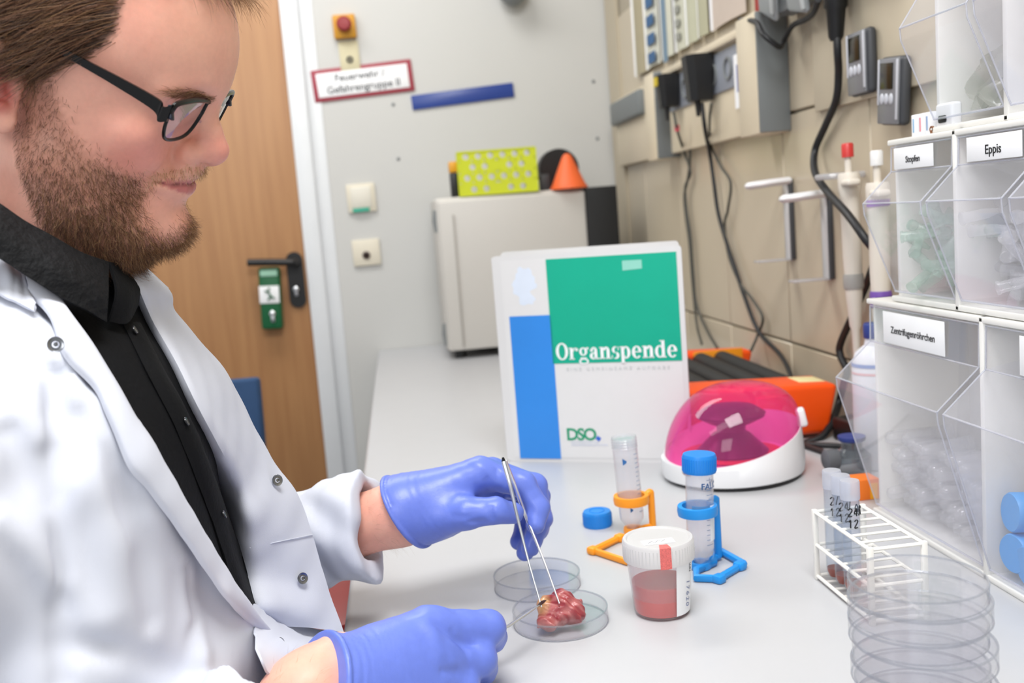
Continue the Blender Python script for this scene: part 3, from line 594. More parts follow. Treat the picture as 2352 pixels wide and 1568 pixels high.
# ------------------------------------------------------------------ drawer towers
FRAME = clear('white_frame_plastic', 'ffffff', 1.3, 'fbfaf6', .15, gl=.5, tl=.22); BIN = clear('bin_plastic', 'fdfdff', .12, 'fbfbff', .03, gl=.7, tl=.3); BRIM = clear('bin_edge', 'e6e7ee', .4, 'f2f3f8', .05, tl=.3)
FX = .534
def cabinet(name, label, z0, z1, ys, fx, depth, tip, zl, zt, zb, txt, group='stacked drawer cabinets'):
    """ys: bin boundaries from far to near; tip: how far the pull lip stands out; zl, zt, zb: heights of label bottom, lip, foot"""
    t = thing(name, label, 'cabinet', V(0, 0, 0), group=group)
    y0, y1 = ys[0], ys[-1]; h = z1-z0; th = .006
    mb = MB().box((fx+depth/2, (y0+y1)/2, z0+th/2), (depth, y0-y1, th), .0015).box((fx+depth/2, (y0+y1)/2, z1-th/2), (depth, y0-y1, th), .0015)
    mb.box((fx+depth/2+.004, y0-.003, (z0+z1)/2), (depth-.008, .006, h), .0015)
    mb.box((fx+depth/2, y1+.003, (z0+z1)/2), (depth, .006, h), .0015).box((fx+depth-.002, (y0+y1)/2, (z0+z1)/2), (.004, y0-y1, h), .0008)
    mb.build('cabinet_shell', FRAME, t)
    for y in ys[1:-1]: MB().box((fx+depth/2, y, (z0+z1)/2), (depth, .007, h), .0015).build('divider', FRAME, t)
    for i in range(len(ys)-1):
        ya, yb = ys[i]-.0055, ys[i+1]+.0055
        A_ = (fx+.002, z1-.008); B2 = (fx+.001, zl); C2 = (fx-tip, zt); C3 = (fx-tip+.001, zt-.012); D2 = (fx+.002, zb); E2 = (fx+depth*.8, zb); F2 = (fx+depth*.9, z1-.03)
        d = MB()
        def P(p, y): return (p[0], y, p[1])
        for p, q in ((A_, B2), (B2, C2), (C2, C3), (C3, D2), (D2, E2), (E2, F2)): d.add([P(p, ya), P(q, ya), P(q, yb), P(p, yb)], [(0, 1, 2, 3)])
        for y in (ya, yb):
            d.add([P(p, y) for p in (B2, C2, C3, D2, E2, F2)], [(0, 1, 2, 3, 4, 5)])
        dr_ = d.build('tilt_bin', BIN, t, smooth=False)
        e_ = MB()
        for p, q in ((B2, C2), (C2, C3), (C3, D2)):
            for y in (ya, yb): e_.tube([P(p, y), P(q, y)], .0008, 6)
        e_.tube([P(C2, ya), P(C2, yb)], .0010, 6).tube([P(B2, ya), P(B2, yb)], .0009, 6).tube([P(D2, ya), P(D2, yb)], .0012, 6).tube([P(A_, ya), P(A_, yb)], .0009, 6)
        for y in (ya, yb): e_.tube([P(A_, y), P(B2, y)], .0009, 6)
        e_.build('moulded_edge', BRIM, dr_)
        if txt[i] is not None:
            w_ = (ya-yb); yc = (ya+yb)/2+(.010 if txt[i][1] else 0); lz = (A_[1]+B2[1])/2; lh = (A_[1]-B2[1])*.86; lw = w_*txt[i][2]
            MB().box((fx-.0006, yc, lz), (.0006, lw, lh), .0002).build('paper_label', PAPER, dr_)
            if txt[i][0]: lettering(txt[i][0], txt[i][3], INK, dr_, (fx-.0011, yc, lz-.002), frame_rot((0, -1, 0), (0, 0, 1)), name='label_lettering', bold=.00008)
    return t
cabinet('drawer_cabinet', 'lowest and largest row of clear tilt bins, holding centrifuge tubes', .0, .256, [1.105, .875, .645], FX, .125, .042, .207, .168, .012, [('Zentrifugenröhrchen', 1, .58, .0108), (None, 0, .5, .012)])
cabinet('drawer_cabinet', 'middle row of clear tilt bins with Eppis label', .257, .432, [1.052, .921, .790, .66], FX+.004, .115, .032, .398, .366, .268, [('Stopfen', 1, .66, .0095), ('Eppis', 0, .70, .012), None])
cabinet('drawer_cabinet', 'top row of clear tilt bins, cut by the top edge', .4325, .625, [.978, .850, .720], FX+.012, .115, .032, .585, .537, .446, [None, None])
# contents
CONT = clear('clear_tube_plastic', 'fdfdfe', .16, 'fbfbfd', .06, tl=.35)
cone_me = MB().lathe([(.0001, 0), (.004, .0008), (.0066, .003), (.0080, .008), (.0082, .012), (.0082, .060), (.0072, .060)], 20).mesh('tube_cone', CONT)
n_ = 0
for r_ in range(5):
    for c2 in range(11):
        y = 1.092-.0195*c2-(.0097 if r_ % 2 else 0)
        if y < .888: continue
        o = obj('conical_tube', cone_me, None, V(FX+.012+.0035*((r_*7+c2*3) % 4), y, .024+.0168*r_), (R(90)*0, R(90)+R(6)*((c2*5+r_) % 3-1), 0), 'clear conical tube in the pile inside the lowest drawer', 'tube', 'conical tubes piled in the lowest drawer')
        if n_ == 0: pass
        n_ += 1
bc = thing('blue_capped_tube', 'clear tube with big blue cap', 'tube', V(FX+.02, .84, .03), group='blue capped tubes in the lowest right drawer')
MB().lathe([(.0001, 0), (.012, .02), (.0135, .022), (.0138, .09), (.0125, .09)], 28).build('tube_body', CONT, bc)
MB().lathe([(.0150, .084), (.0185, .084), (.0187, .086), (.0187, .104), (.0175, .106), (.0001, .106)], 36).build('screw_cap', mat('pale_blue_cap', '4c9be0', .45), bc)
spots = [(.852, .112, .033, -88, 6, 'blue capped tube lying at the far bottom of the right drawer'), (.812, .112, .033, -91, -5, 'blue capped tube lying in the middle bottom of the right drawer'), (.772, .112, .034, -90, 3, 'blue capped tube lying at the near bottom of the right drawer'), (.836, .114, .067, -86, -6, 'blue capped tube in the upper layer of the right drawer, nearest its divider'), (.796, .112, .068, -92, 4, 'blue capped tube in the upper layer of the right drawer, by the picture edge')]
for i, (y, dx, z_, tl, rz, lb_) in enumerate(spots):
    o = bc if i == 0 else copy_tree(bc); o['label'] = lb_; o.location = V(FX+dx, y, z_); o.rotation_euler = Euler((0, R(tl), R(rz)))
mt = MB().lathe([(.0001, 0), (.0022, .001), (.0052, .017), (.0054, .036), (.0064, .0365), (.0064, .039), (.0001, .039)], 12)
GCL = clear('pale_green_clear', 'eef5f1', .2, 'e6f2ec', .06, tl=.35)
mt_me = [mt.mesh('microtube', CONT), mt.mesh('microtube', GCL)]
for yc, z0_, nn, lab, gi, grp in [(.986, .272, 34, 'tiny pale green stopper tube in the middle row bin marked Stopfen', 1, 'stoppers piled in the middle row'), (.855, .272, 40, 'tiny clear microtube in the middle row bin marked Eppis', 0, 'microtubes piled in the middle row'), (.788, .448, 34, 'tiny clear vial in the right bin of the top row', 0, 'vials piled in the top row')]:
    hh = {34: .062, 40: .070}[nn]; fx = FX+(.012 if z0_ > .4 else .004)
    for i in range(nn):
        o = obj('microtube', mt_me[gi], None, V(fx+.014+rng.random()*.06, yc+(rng.random()-.5)*.088, z0_+.012+rng.random()*hh), tuple(rng.random(3)*6.28), lab, 'microtube', grp)
bg = thing('plastic_bag', 'folded clear plastic bag inside the left bin of the top row', 'bag', V(FX+.03, .914, .449))
P_ = []
for i in range(13):
    row = []
    for j in range(13):
        u, v = i/12, j/12; row.append((.008+.045*u+.012*math.sin(9*v+5*u), (v-.5)*.085+.006*math.sin(12*u), .006+.075*u*(1-.4*math.sin(3*v))+.008*math.sin(14*v+3*u)))
    P_.append(row)
MB().grid(P_).build('bag_film', clear('bag_film', 'e2e2dd', .35, 'd9d8d0', .1), bg)
MB().grid([[(.012+.02*u, (v-.5)*.08, .003+.05*u) for v in np.linspace(0, 1, 6)] for u in np.linspace(0, 1, 6)]).build('inner_fold', clear('bag_film', 'e2e2dd', .35), bg)
# little boxes and clip standing on the middle row
for i, (y, c3, lb_) in enumerate([(1.012, '8fb2cf', 'blue printed'), (.9985, 'd98a94', 'pink printed'), (.985, '8ea6c9', 'blue grey printed')]):
    t = thing('label_box', 'narrow white %s label box on the middle drawer row' % lb_, 'box', V(FX+.014, y, .4325))
    MB().box((.02, 0, .011), (.04, .0115, .0225), .0008).build('card_box', PAPER, t); MB().box((-.0003, .001, .011), (.0006, .002, .014)).build('printed_stripe', mat('stripe_'+c3, c3, .7), t)
t = thing('tape_dispenser', 'white box with black slot and metal clip on the drawer row', 'box', V(FX+.016, .959, .4325))
MB().box((.006, 0, .014), (.012, .030, .028), .003, 3).build('box_body', WHITE, t); MB().box((-.0005, .001, .0125), (.003, .014, .007), .002).build('slot', BLACK, t)
MB().lathe([(.0018, -.001), (.0035, -.001), (.0035, .001), (.0018, .001)], 16, Matrix.Translation((-.003, .016, .004)) @ Euler((0, R(90), 0)).to_matrix().to_4x4(), close=True).box((-.003, .016, .0005), (.003, .004, .006), .0008).build('metal_clip', mat('brass', 'b98a6a', .3, metal=1), t)
# ------------------------------------------------------------------ bottles behind the drawers
bt = thing('spray_bottle', 'white bottle with dark blue cap half hidden behind the drawers', 'bottle', V(.636, 1.29, 0))
MB().lathe([(.030, 0), (.033, .004), (.033, .145), (.028, .160), (.016, .170), (.014, .182), (.014, .19), (.0001, .19)], 32).build('bottle_body', mat('white_bottle', 'd6d9e0', .4, .02, sss=.1), bt)
MB().lathe([(.016, .180), (.0165, .182), (.0165, .198), (.015, .2), (.0001, .2)], 28).build('cap', mat('navy_cap', '24377e', .4), bt)
MB().grid([[(.0335*math.cos(R(a)), .0335*math.sin(R(a)), z_) for a in range(150, 300, 8)] for z_ in (.142, .147)]).build('blue_print', mat('blue_print', '5f7fc0', .6), bt)
MB().grid([[(.0335*math.cos(R(a)), .0335*math.sin(R(a)), z_) for a in range(165, 290, 8)] for z_ in (.132, .135)]).build('pink_print', mat('pink_print', 'd8a4a8', .6), bt)
gl = thing('glass_stopcock', 'glass stopcock assembly with grey knob lying behind the drawers', 'glassware', V(.575, 1.255, 0))
GLS = clear('lab_glass', 'dfe3e6', .12, 'c9ced4', .03)
MB().lathe([(.022, 0), (.024, .002), (.024, .03), (.018, .036), (.014, .04), (.014, .055), (.012, .055), (.012, .036), (.022, .03)], 30, Matrix.Translation((.005, 0, 0))).build('glass_body', GLS, gl)
MB().tube([(-.035, -.005, .028), (.01, 0, .028)], .010, 16).build('side_arm', GLS, gl)
MB().lathe([(.013, 0), (.0135, .002), (.0135, .016), (.011, .018), (.0001, .018)], 26, Matrix.Translation((-.018, -.004, .028)) @ Euler((0, R(-90), 0)).to_matrix().to_4x4()).build('grey_knob', mat('grey_knob', '5a5d62', .5), gl)
MB().lathe([(.017, .05), (.018, .052), (.018, .056), (.0001, .057)], 26, Matrix.Translation((.005, 0, 0))).build('blue_lid', mat('navy_cap', '24377e', .4), gl)
ob = thing('orange_box', 'small orange box on the bench at the foot of the drawers', 'box', V(.552, 1.165, 0))
MB().box((0, 0, .013), (.028, .03, .026), .001).build('carton', mat('orange_card', 'f0791e', .6), ob); MB().box((.006, -.0152, .011), (.010, .0006, .02)).build('yellow_patch', mat('yellow_card', 'f2a516', .6), ob)
pb = thing('power_adapter', 'black power adapter on the bench beside the orange mixer', 'adapter', V(.672, 1.42, 0), .2)
MB().box((0, 0, .018), (.04, .09, .036), .005, 3).build('adapter_body', BLACK, pb)

# ------------------------------------------------------------------ right wall: trunking, sockets, plugs
CB = mat('cream_trunking', 'd3c7af', .45, .02); GB = mat('grey_trunking_end', '6f7475', .5, .05, 3)
tk = thing('cable_trunking', 'cream cable trunking with grey end caps along the tiled wall', 'trunking', (0, 0, T))
XR = WX-.004
MB().box((XR-.011, 2.34, .594), (.022, 1.24, .192), .003).build('back_channel', CB, tk)
MB().box((XR-.019, 2.09, .684), (.038, .57, .016), .003).build('top_lip', CB, tk)
MB().box((XR-.028, 1.752, .592), (.056, .096, .206), .002).build('cover_box', CB, tk)
MB().box((XR-.028, 1.701, .592), (.055, .008, .203), .002).build('end_cap', GB, tk)
MB().box((XR-.028, 2.428, .590), (.056, .088, .206), .002).build('cover_box', CB, tk)
MB().box((XR-.028, 2.381, .590), (.055, .008, .203), .002).build('end_cap', GB, tk)
MB().box((XR-.020, 2.78, .648), (.040, .34, .066), .008, 3).build('grey_cover', GB, tk)
MB().box((XR-.024, 2.09, .632), (.006, .54, .078), .002).build('socket_strip', mat('blue_grey_socket', '8b909a', .45), tk)
for y in (2.31, 2.22, 2.02, 1.93):
    MB().lathe([(.020, 0), (.022, 0), (.022, .004), (.018, .004), (.018, .001)], 24, Matrix.Translation((XR-.027, y, .632)) @ Euler((0, R(-90), 0)).to_matrix().to_4x4(), close=True).build('socket', GREY, tk)
tg = thing('socket_tag', 'small white paper tag with blue mark stuck under the sockets', 'tag', (XR-.0285, 1.86, T+.60))
MB().box((0, 0, 0), (.001, .07, .10)).build('paper', PAPER, tg); MB().box((-.001, .01, .005), (.001, .018, .05)).build('blue_mark', mat('blue_violet_ink', '6b74a8', .7), tg)
def plug(name, label, px, py0, py1, w_, X, d):
    a = onx(px, py0, X); b = onx(px, py1, X); t = thing(name, label, 'plug', (X, (a[1]+b[1])/2, (a[2]+b[2])/2)); h = a[2]-b[2]
    mb = MB(); n = 8
    rr = [[( -d*(1-.15*k/3)*sx, w_*(1-.28*(k/3)**2)*sy, h/2-h*k/3) for sx, sy in ((0, -.5), (.75, -.5), (1, -.25), (1, .25), (.75, .5), (0, .5))] for k in range(4)]
    mb.grid(rr, True); mb.add(rr[0], [tuple(range(6))]); mb.add(rr[3], [tuple(range(5, -1, -1))]); mb.build('plug_body', BLACK, t, angle=30)
    MB().tube([(-d*.5, 0, -h/2+.004), (-d*.5, 0, -h/2-.03)], [.007, .004], 10).build('strain_relief', BLACK, t); return t
plug('power_plug', 'small black plug with yellow sticker in the cable trunking', 1552, 170, 246, .060, XR-.030, .045)
MB().box((-.046, .0, .022), (.002, .03, .02)).build('yellow_sticker', mat('yellow_sticker', 'c7b023', .6), bpy.data.objects['power_plug'])
plug('power_supply_plug', 'large black power supply plugged into the cable trunking', 1628, 125, 232, .068, XR-.030, .052)
# cables
CAB = mat('black_cable', '15171a', .5, .1); CABG = mat('dark_grey_cable', '45453f', .55, .1)
def cable(label, pts, r_, m, X=WX-.016):
    P2 = [tuple(onx(p[0], p[1], p[2] if len(p) > 2 else X)) for p in pts]
    MB().tube(spline(P2, 10), r_, 10).build('cable', m, None, label=label, cat='cable')
cable('thin dark cable with pink band hanging from the small plug', [(1548, 258, .64), (1556, 300, .645), (1572, 350), (1586, 395), (1574, 430), (1577, 480), (1586, 540), (1592, 620), (1600, 700), (1625, 760), (1648, 800, .66)], .0032, CABG)
MB().lathe([(.005, -.007), (.0055, -.005), (.0055, .005), (.005, .007)], 14).build('pink_cable_band', mat('pink_band', 'c84a5c', .5), None, tuple(onx(1555, 294, .644)), label='pink band around the cable under the small black plug', cat='band')
cable('second thin grey cable hanging next to the far plug cable', [(1585, 340), (1584, 380), (1578, 420), (1572, 450), (1576, 500), (1584, 560), (1590, 640), (1600, 740), (1612, 790, .66)], .0030, CABG)
cable('thick black cable running from the large power supply to the mixer', [(1612, 236, .645), (1620, 300, .65), (1630, 350), (1640, 420), (1650, 490), (1670, 560), (1690, 620), (1710, 680), (1742, 760), (1790, 812), (1812, 850, .67), (1818, 876, .655)], .0042, CAB)
cable('thin dark cable looping beside the thick black cable', [(1634, 238, .645), (1630, 275, .65), (1632, 330), (1655, 380), (1678, 420), (1672, 480), (1664, 520), (1675, 590), (1700, 650), (1730, 690), (1752, 730), (1740, 770), (1725, 805, .66)], .0028, CABG)
cable('heavy black power cord curving from the socket down behind the drawers', [(1922, 70, .665), (1924, 120, .665), (1926, 170, .675), (1920, 230, .68), (1895, 290), (1872, 345), (1872, 395, .665), (1900, 440, .640), (1945, 490, .628), (1985, 545, .630), (2010, 585, .65), (1995, 640), (1965, 710), (1932, 785), (1930, 815), (1945, 850), (1938, 880), (1928, 920), (1915, 960, .66), (1890, 1000, .63), (1850, 1018, .60)], .0058, CAB)
cable('black cable draped over the near end of the cable trunking', [(1700, 45, .66), (1735, 50, .636), (1752, 78, .632), (1775, 98, .645), (1792, 108, .66), (1800, 95, .672), (1820, 60, .672), (1850, 45, .665), (1868, 30, .66), (1880, 0, .655)], .0045, CAB)
for pts, lb_ in [([(1845, 1020, .58), (1880, 1022, .59), (1925, 1024, .60), (1960, 1030, .61)], 'short black cable lying straight on the bench behind the centrifuge'), ([(1845, 1022, .575), (1880, 1034, .57), (1915, 1045, .575), (1950, 1046, .59)], 'short black cable bending across the bench behind the centrifuge'), ([(1905, 975, .66), (1935, 985, .65), (1970, 985, .64)], 'black cable stub under the power adapter')]:
    P2 = []
    for x_, y_, X_ in pts: q_ = onz(x_, y_, .004); P2.append(tuple(q_))
    MB().tube(spline(P2, 8), .0045, 10).build('cable', CAB, None, label=lb_, cat='cable')
# board with timers, grey sockets at the top
bo = MB().box((XR-.0045, 1.33, T+.605), (.009, .50, .192), .002).build('mounting_board', mat('beige_board', 'c3b8a2', .45, .03), None, label='beige mounting board carrying the two kitchen timers', cat='board')
gt = thing('socket_block', 'grey socket block with two angled adapters at the top edge', 'socket', (XR, 1.47, T+.665))
MB().box((-.022, -.02, .045), (.04, .42, .07), .004).build('block_body', GREY, gt)
for i, (y, a_, z_) in enumerate([(.17, 28, .025), (.06, 14, .012)]):
    MB().box((-.055, y, z_+.03), (.012, .062, .10), .006, 3, rot=(R(a_), R(-14), 0)).build('adapter', mat('light_grey_adapter', '9aa0a2', .4), gt)
    MB().box((-.063, y-.033, z_+.028), (.006, .008, .10), .002, rot=(R(a_), R(-14), 0)).build('adapter_edge', mat('pale_edge', 'c6cccd', .4), gt)
p = onx(1920, 48, .665)
MB().lathe([(.0001, -.028), (.008, -.028), (.011, -.022), (.014, .016), (.017, .02), (.016, .065), (.006, .075), (.0001, .075)], 20).build('black_plug', BLACK, None, tuple(p), (R(4), 0, 0), label='black plug pushed into the grey socket block', cat='plug')
TGR = mat('timer_grey', '7e8085', .35, .05, metal=.2); LCD = mat('dark_lcd', '1c1a0c', .2); BTN = mat('silver_button', 'b9bbc2', .35, .05)
def timer(label, px, py, rx):
    p = onx(px, py, XR-.010); t = thing('kitchen_timer', label, 'timer', tuple(p), rot=(R(rx), 0, 0), group='kitchen timers on the board')
    MB().box((-.007, 0, 0), (.014, .064, .090), .006, 3).build('back_shell', DGREY, t)
    MB().box((-.0145, .003, 0), (.005, .056, .086), .002, 2).build('face_plate', TGR, t)
    MB().box((-.0175, .005, .020), (.0015, .034, .034), .0005).build('lcd_screen', LCD, t)
    MB().box((-.0172, -.023, .002), (.002, .005, .078), .001).build('chrome_strip', BTN, t); MB().box((-.0172, .0275, .012), (.002, .004, .06), .001).build('chrome_strip', BTN, t)
    for y in (.017, .005, -.008): MB().sphere((-.0172, y, -.010), (.0022, .0055, .0075), 14, 8).build('push_button', BTN, t)
timer('grey kitchen timer hanging on the beige board', 1993, 143, 0); timer('grey kitchen timer tilted behind the clear drawer', 2068, 208, 6)
# pipette holders and pipettes
WP = mat('ivory_plastic', 'd6cfc4', .4, .02); HP = clear('milky_acrylic', 'e8e8ea', .6, 'e2e2e4', .1)
def holder(label, px, py):
    p = onx(px, py, XR); t = thing('pipette_holder', label, 'holder', tuple(p), group='pipette holders on the tiles')
    MB().box((-.004, 0, -.07), (.008, .024, .145), .002).build('back_plate', mat('acrylic_white', 'c3c3c4', .2), t)
    MB().box((-.004, -.016, -.07), (.007, .008, .14), .001).build('dark_edge', DGREY, t)
    HW_ = mat('white_holder', 'dcdcde', .3, .02, sss=.1)
    MB().tube(spline([(-.006, -.014, -.002), (-.045, -.021, -.004), (-.072, -.010, -.006), (-.068, .008, -.006)], 6), .0098, 10, ry=.7).build('hook', HW_, t)
    MB().tube(spline([(-.006, .014, -.002), (-.036, .020, -.004), (-.052, .014, -.006)], 6), .0065, 10, ry=.7).build('hook', HW_, t)
    MB().box((-.034, 0, -.140), (.066, .026, .004), .0015).build('lower_shelf', HP, t)
    return t
holder('left empty white pipette holder on the tiled wall', 1812, 412); holder('right empty white pipette holder on the tiled wall', 1900, 440)
h3 = MB().tube(spline([(0, -.014, 0), (-.035, -.022, .0), (-.06, -.012, 0), (-.06, .014, 0), (-.03, .022, 0), (0, .014, 0)], 6), .0045, 8).build('pipette_hook', HP, None, tuple(onx(1975, 400, XR)), label='clear wall hook holding the ivory pipette', cat='hook')
def pipette(name, label, x, y, ztop, ring, X, lean=0, knob='c23431'):
    t = thing(name, label, 'pipette', (X, y, T+ztop), rot=(R(lean), 0, 0), group='hanging pipettes')
    MB().lathe([(.0085, -.018), (.0085, 0), (.007, .002), (.0001, .002)], 20).build('push_button', mat('knob_'+knob, knob, .4), t)
    MB().lathe([(.005, -.045), (.005, -.018)], 14).build('plunger', WP, t)
    MB().lathe([(.0001, -.04), (.014, -.04), (.0155, -.045), (.0155, -.06), (.0135, -.075), (.0135, -.16), (.0125, -.188), (.0001, -.19)], 26).build('grip', WP, t)
    MB().box((-.006, -.018, -.055), (.02, .026, .010), .004, 3).build('finger_rest', WP, t)
    MB().lathe([(.0135, -.186), (.0145, -.19), (.0145, -.204), (.0135, -.208)], 26).build('collar_ring', mat(ring, '9c9a96' if ring == 'grey_ring' else '6f4ca0', .5), t)
    MB().lathe([(.0125, -.206), (.0120, -.215), (.0085, -.262), (.0062, -.268), (.005, -.318), (.004, -.322), (.0001, -.322)], 22).build('tip_cone', WP, t)
    MB().lathe([(.0042, -.315), (.0050, -.317), (.0048, -.338), (.0038, -.34), (.0001, -.34)], 18).build('tip_adapter', HP, t); return t
q_ = onx(1946, 332, .655)
pipette('pipette', 'ivory pipette with red button hanging on the tiled wall', 0, q_[1], q_[2]-T, 'grey_ring', .655, -1.5)
q_ = onx(2005, 350, .645)
pipette('pipette', 'white pipette with violet ring half hidden behind the drawers', 0, q_[1]-.01, q_[2]-T, 'violet_ring', .645, 0, 'd8d8d8')
MB().lathe([(.0150, -.006), (.0152, .006)], 22).build('violet_ring_band', mat('violet_band', '7d3fa8', .5), bpy.data.objects['pipette.001'], (0, 0, -.066))
# paper sheets and red card above the trunking
strips = [(1462, 1490, 'a39a80', 'pale brown'), (1490, 1522, 'c9c9bd', 'blue spotted'), (1528, 1556, 'c2c2b2', 'blue lined'), (1560, 1585, 'bdbdac', 'plain grey'), (1588, 1612, 'b3b39c', 'olive grey'), (1616, 1640, 'a8a68c', 'olive brown'), (1644, 1725, 'c0b2a6', 'wide pinkish')]
for i, (xa, xb, c3, nm) in enumerate(strips):
    ya = onx(xa, 60, XR)[1]; yb = onx(xb, 60, XR)[1]
    t = thing('hanging_document', '%s document sheet hanging on the wall above the trunking' % nm, 'paper', (XR-.004, (ya+yb)/2, T+.725+.0), group='documents hanging above the trunking')
    MB().grid([[(-.004-.006*math.sin(3.14*k/6)-.002*(i % 3), (ya-yb)*(.5-k/6), z_) for k in range(7)] for z_ in (0, .1, .2, .32)]).build('sheet', mat('sheet_'+c3, c3, .75, .05), t)
    MB().box((-.006, (ya-yb)*.46, .16), (.008, .006, .32), .002).build('sheet_edge', PAPER, t)
    if i == 1:
        for k in range(5): MB().box((-.016, -(ya-yb)*.15, .02+.045*k), (.0012, (ya-yb)*.5, .026)).build('blue_square', mat('blue_print_sq', '2e5a86', .6, .2), t)
    if i == 2: MB().box((-.014, 0, .12), (.0012, (ya-yb)*.35, .26)).build('blue_line', mat('grey_blue_line', '6a8296', .7), t)
    if i == 3:
        for k in range(8): MB().box((-.013, 0, .03+.03*k), (.0012, (ya-yb)*.4, .016)).build('text_block', mat('grey_print', '8f9088', .7), t)
ya, yb = onx(1738, 10, XR-.01)[1], onx(1800, 10, XR-.01)[1]
z0_ = onx(1745, 24, XR-.01)[2]
MB().box((XR-.012, (ya+yb)/2-.02, z0_+.07), (.004, ya-yb+.04, .14), .001).build('red_card', mat('red_card', 'a81c10', .5), None, label='red card at the top edge above the trunking', cat='card')
# ------------------------------------------------------------------ implicit surfaces for the person
def smin(a, b, k):
    h = np.maximum(k-np.abs(a-b), 0)/k; return np.minimum(a, b)-h*h*k*.25
def smax(a, b, k): return -smin(-a, -b, k)
def d_sph(p, c, r): return np.linalg.norm(p-np.array(c, np.float32), axis=1)-r
def d_ell(p, c, r, M=None):
    q = p-np.array(c, np.float32)
    if M is not None: q = q @ M
    r = np.array(r, np.float32); k0 = np.linalg.norm(q/r, axis=1); k1 = np.linalg.norm(q/(r*r), axis=1)+1e-9; return k0*(k0-1)/k1
def d_cap(p, a, b, r1, r2):
    a = np.array(a, np.float32); b = np.array(b, np.float32); d = b-a; t = np.clip(((p-a) @ d)/float(d @ d), 0, 1)
    return np.linalg.norm(p-a-t[:, None]*d, axis=1)-(r1+(r2-r1)*t)
def d_chain(p, pts, rs, k=.004):
    o = None
    for i in range(len(pts)-1):
        d = d_cap(p, pts[i], pts[i+1], rs[i], rs[i+1]); o = d if o is None else smin(o, d, k)
    return o
def line_dist(p, pts):
    o = None
    for i in range(len(pts)-1):
        d = d_cap(p, pts[i], pts[i+1], 0, 0); o = d if o is None else np.minimum(o, d)
    return o
def rotm(ax, deg):                                        # columns are the local axes
    return np.array(Matrix.Rotation(R(deg), 3, ax), np.float32)
def sdf_mesh(f, lo, hi, h, block=8, margin=1.5):
    lo = np.array(lo, np.float64); n = np.ceil((np.array(hi)-lo)/h).astype(int); n = ((n+block-1)//block)*block
    nb = n//block; B = block*h
    bc = np.stack(np.meshgrid(*[np.arange(k) for k in nb], indexing='ij'), -1).reshape(-1, 3)
    cen = (lo+(bc+.5)*B).astype(np.float32); dc = f(cen)
    G = np.repeat(np.repeat(np.repeat(dc.reshape(nb), block, 0), block, 1), block, 2).astype(np.float32)
    act = bc[np.abs(dc) < B*.87*margin]
    off = np.stack(np.meshgrid(*[np.arange(block)]*3, indexing='ij'), -1).reshape(-1, 3)
    for s0 in range(0, len(act), 400):
        idx = (act[s0:s0+400, None, :]*block+off[None]).reshape(-1, 3)
        G[idx[:, 0], idx[:, 1], idx[:, 2]] = f((lo+idx*h).astype(np.float32))
    sg = G < 0
    c0 = sg[:-1, :-1, :-1].astype(np.int8); cnt = np.zeros(np.array(G.shape)-1, np.int8)
    cor = [(i, j, k) for i in (0, 1) for j in (0, 1) for k in (0, 1)]
    X, Y, Z = G.shape
    for i, j, k in cor: cnt += sg[i:X-1+i, j:Y-1+j, k:Z-1+k]
    cells = np.argwhere((cnt > 0) & (cnt < 8)); vid = np.full(cnt.shape, -1, np.int32); vid[tuple(cells.T)] = np.arange(len(cells))
    vals = np.stack([G[cells[:, 0]+i, cells[:, 1]+j, cells[:, 2]+k] for i, j, k in cor], 1)
    acc = np.zeros((len(cells), 3)); num = np.zeros(len(cells))
    ed = [(a, b) for a in range(8) for b in range(a+1, 8) if sum(abs(cor[a][t]-cor[b][t]) for t in range(3)) == 1]
    for a, b in ed:
        va, vb = vals[:, a], vals[:, b]; m = (va < 0) != (vb < 0); t = np.where(m, va/(va-vb+1e-12), 0)
        pt = np.array(cor[a])[None]*(1-t)[:, None]+np.array(cor[b])[None]*t[:, None]; acc[m] += pt[m]; num[m] += 1
    v = lo+(cells+acc/num[:, None])*h
    e_ = h*.5
    for it in range(2):                                    # pull the vertices onto the surface
        vf = v.astype(np.float32); d0 = f(vf); g = np.stack([f((v+np.eye(3)[t]*e_).astype(np.float32))-f((v-np.eye(3)[t]*e_).astype(np.float32)) for t in range(3)], 1)/(2*e_)
        gn = (g*g).sum(1)+1e-6; st = -(d0/gn)[:, None]*g; ln = np.linalg.norm(st, axis=1, keepdims=True); v = v+st*np.minimum(1, .6*h/(ln+1e-9))
    fs = []
    for ax in range(3):
        o1, o2 = [t for t in range(3) if t != ax]
        sl = [slice(None)]*3; s2 = [slice(None)]*3; sl[ax] = slice(0, -1); s2[ax] = slice(1, None)
        ch_ = sg[tuple(sl)] != sg[tuple(s2)]; e = np.argwhere(ch_); e = e[(e[:, o1] > 0) & (e[:, o2] > 0) & (e[:, o1] < cnt.shape[o1]) & (e[:, o2] < cnt.shape[o2])]
        ins = sg[tuple(e.T)]; q = []
        for da, db in ((1, 1), (0, 1), (0, 0), (1, 0)):
            c = e.copy(); c[:, o1] -= da; c[:, o2] -= db; q.append(vid[tuple(c.T)])
        q = np.stack(q, 1); flip = ins if ax != 1 else ~ins
        q[~flip] = q[~flip][:, ::-1]; fs.append(q[(q >= 0).all(1)])
    return v, np.concatenate(fs)
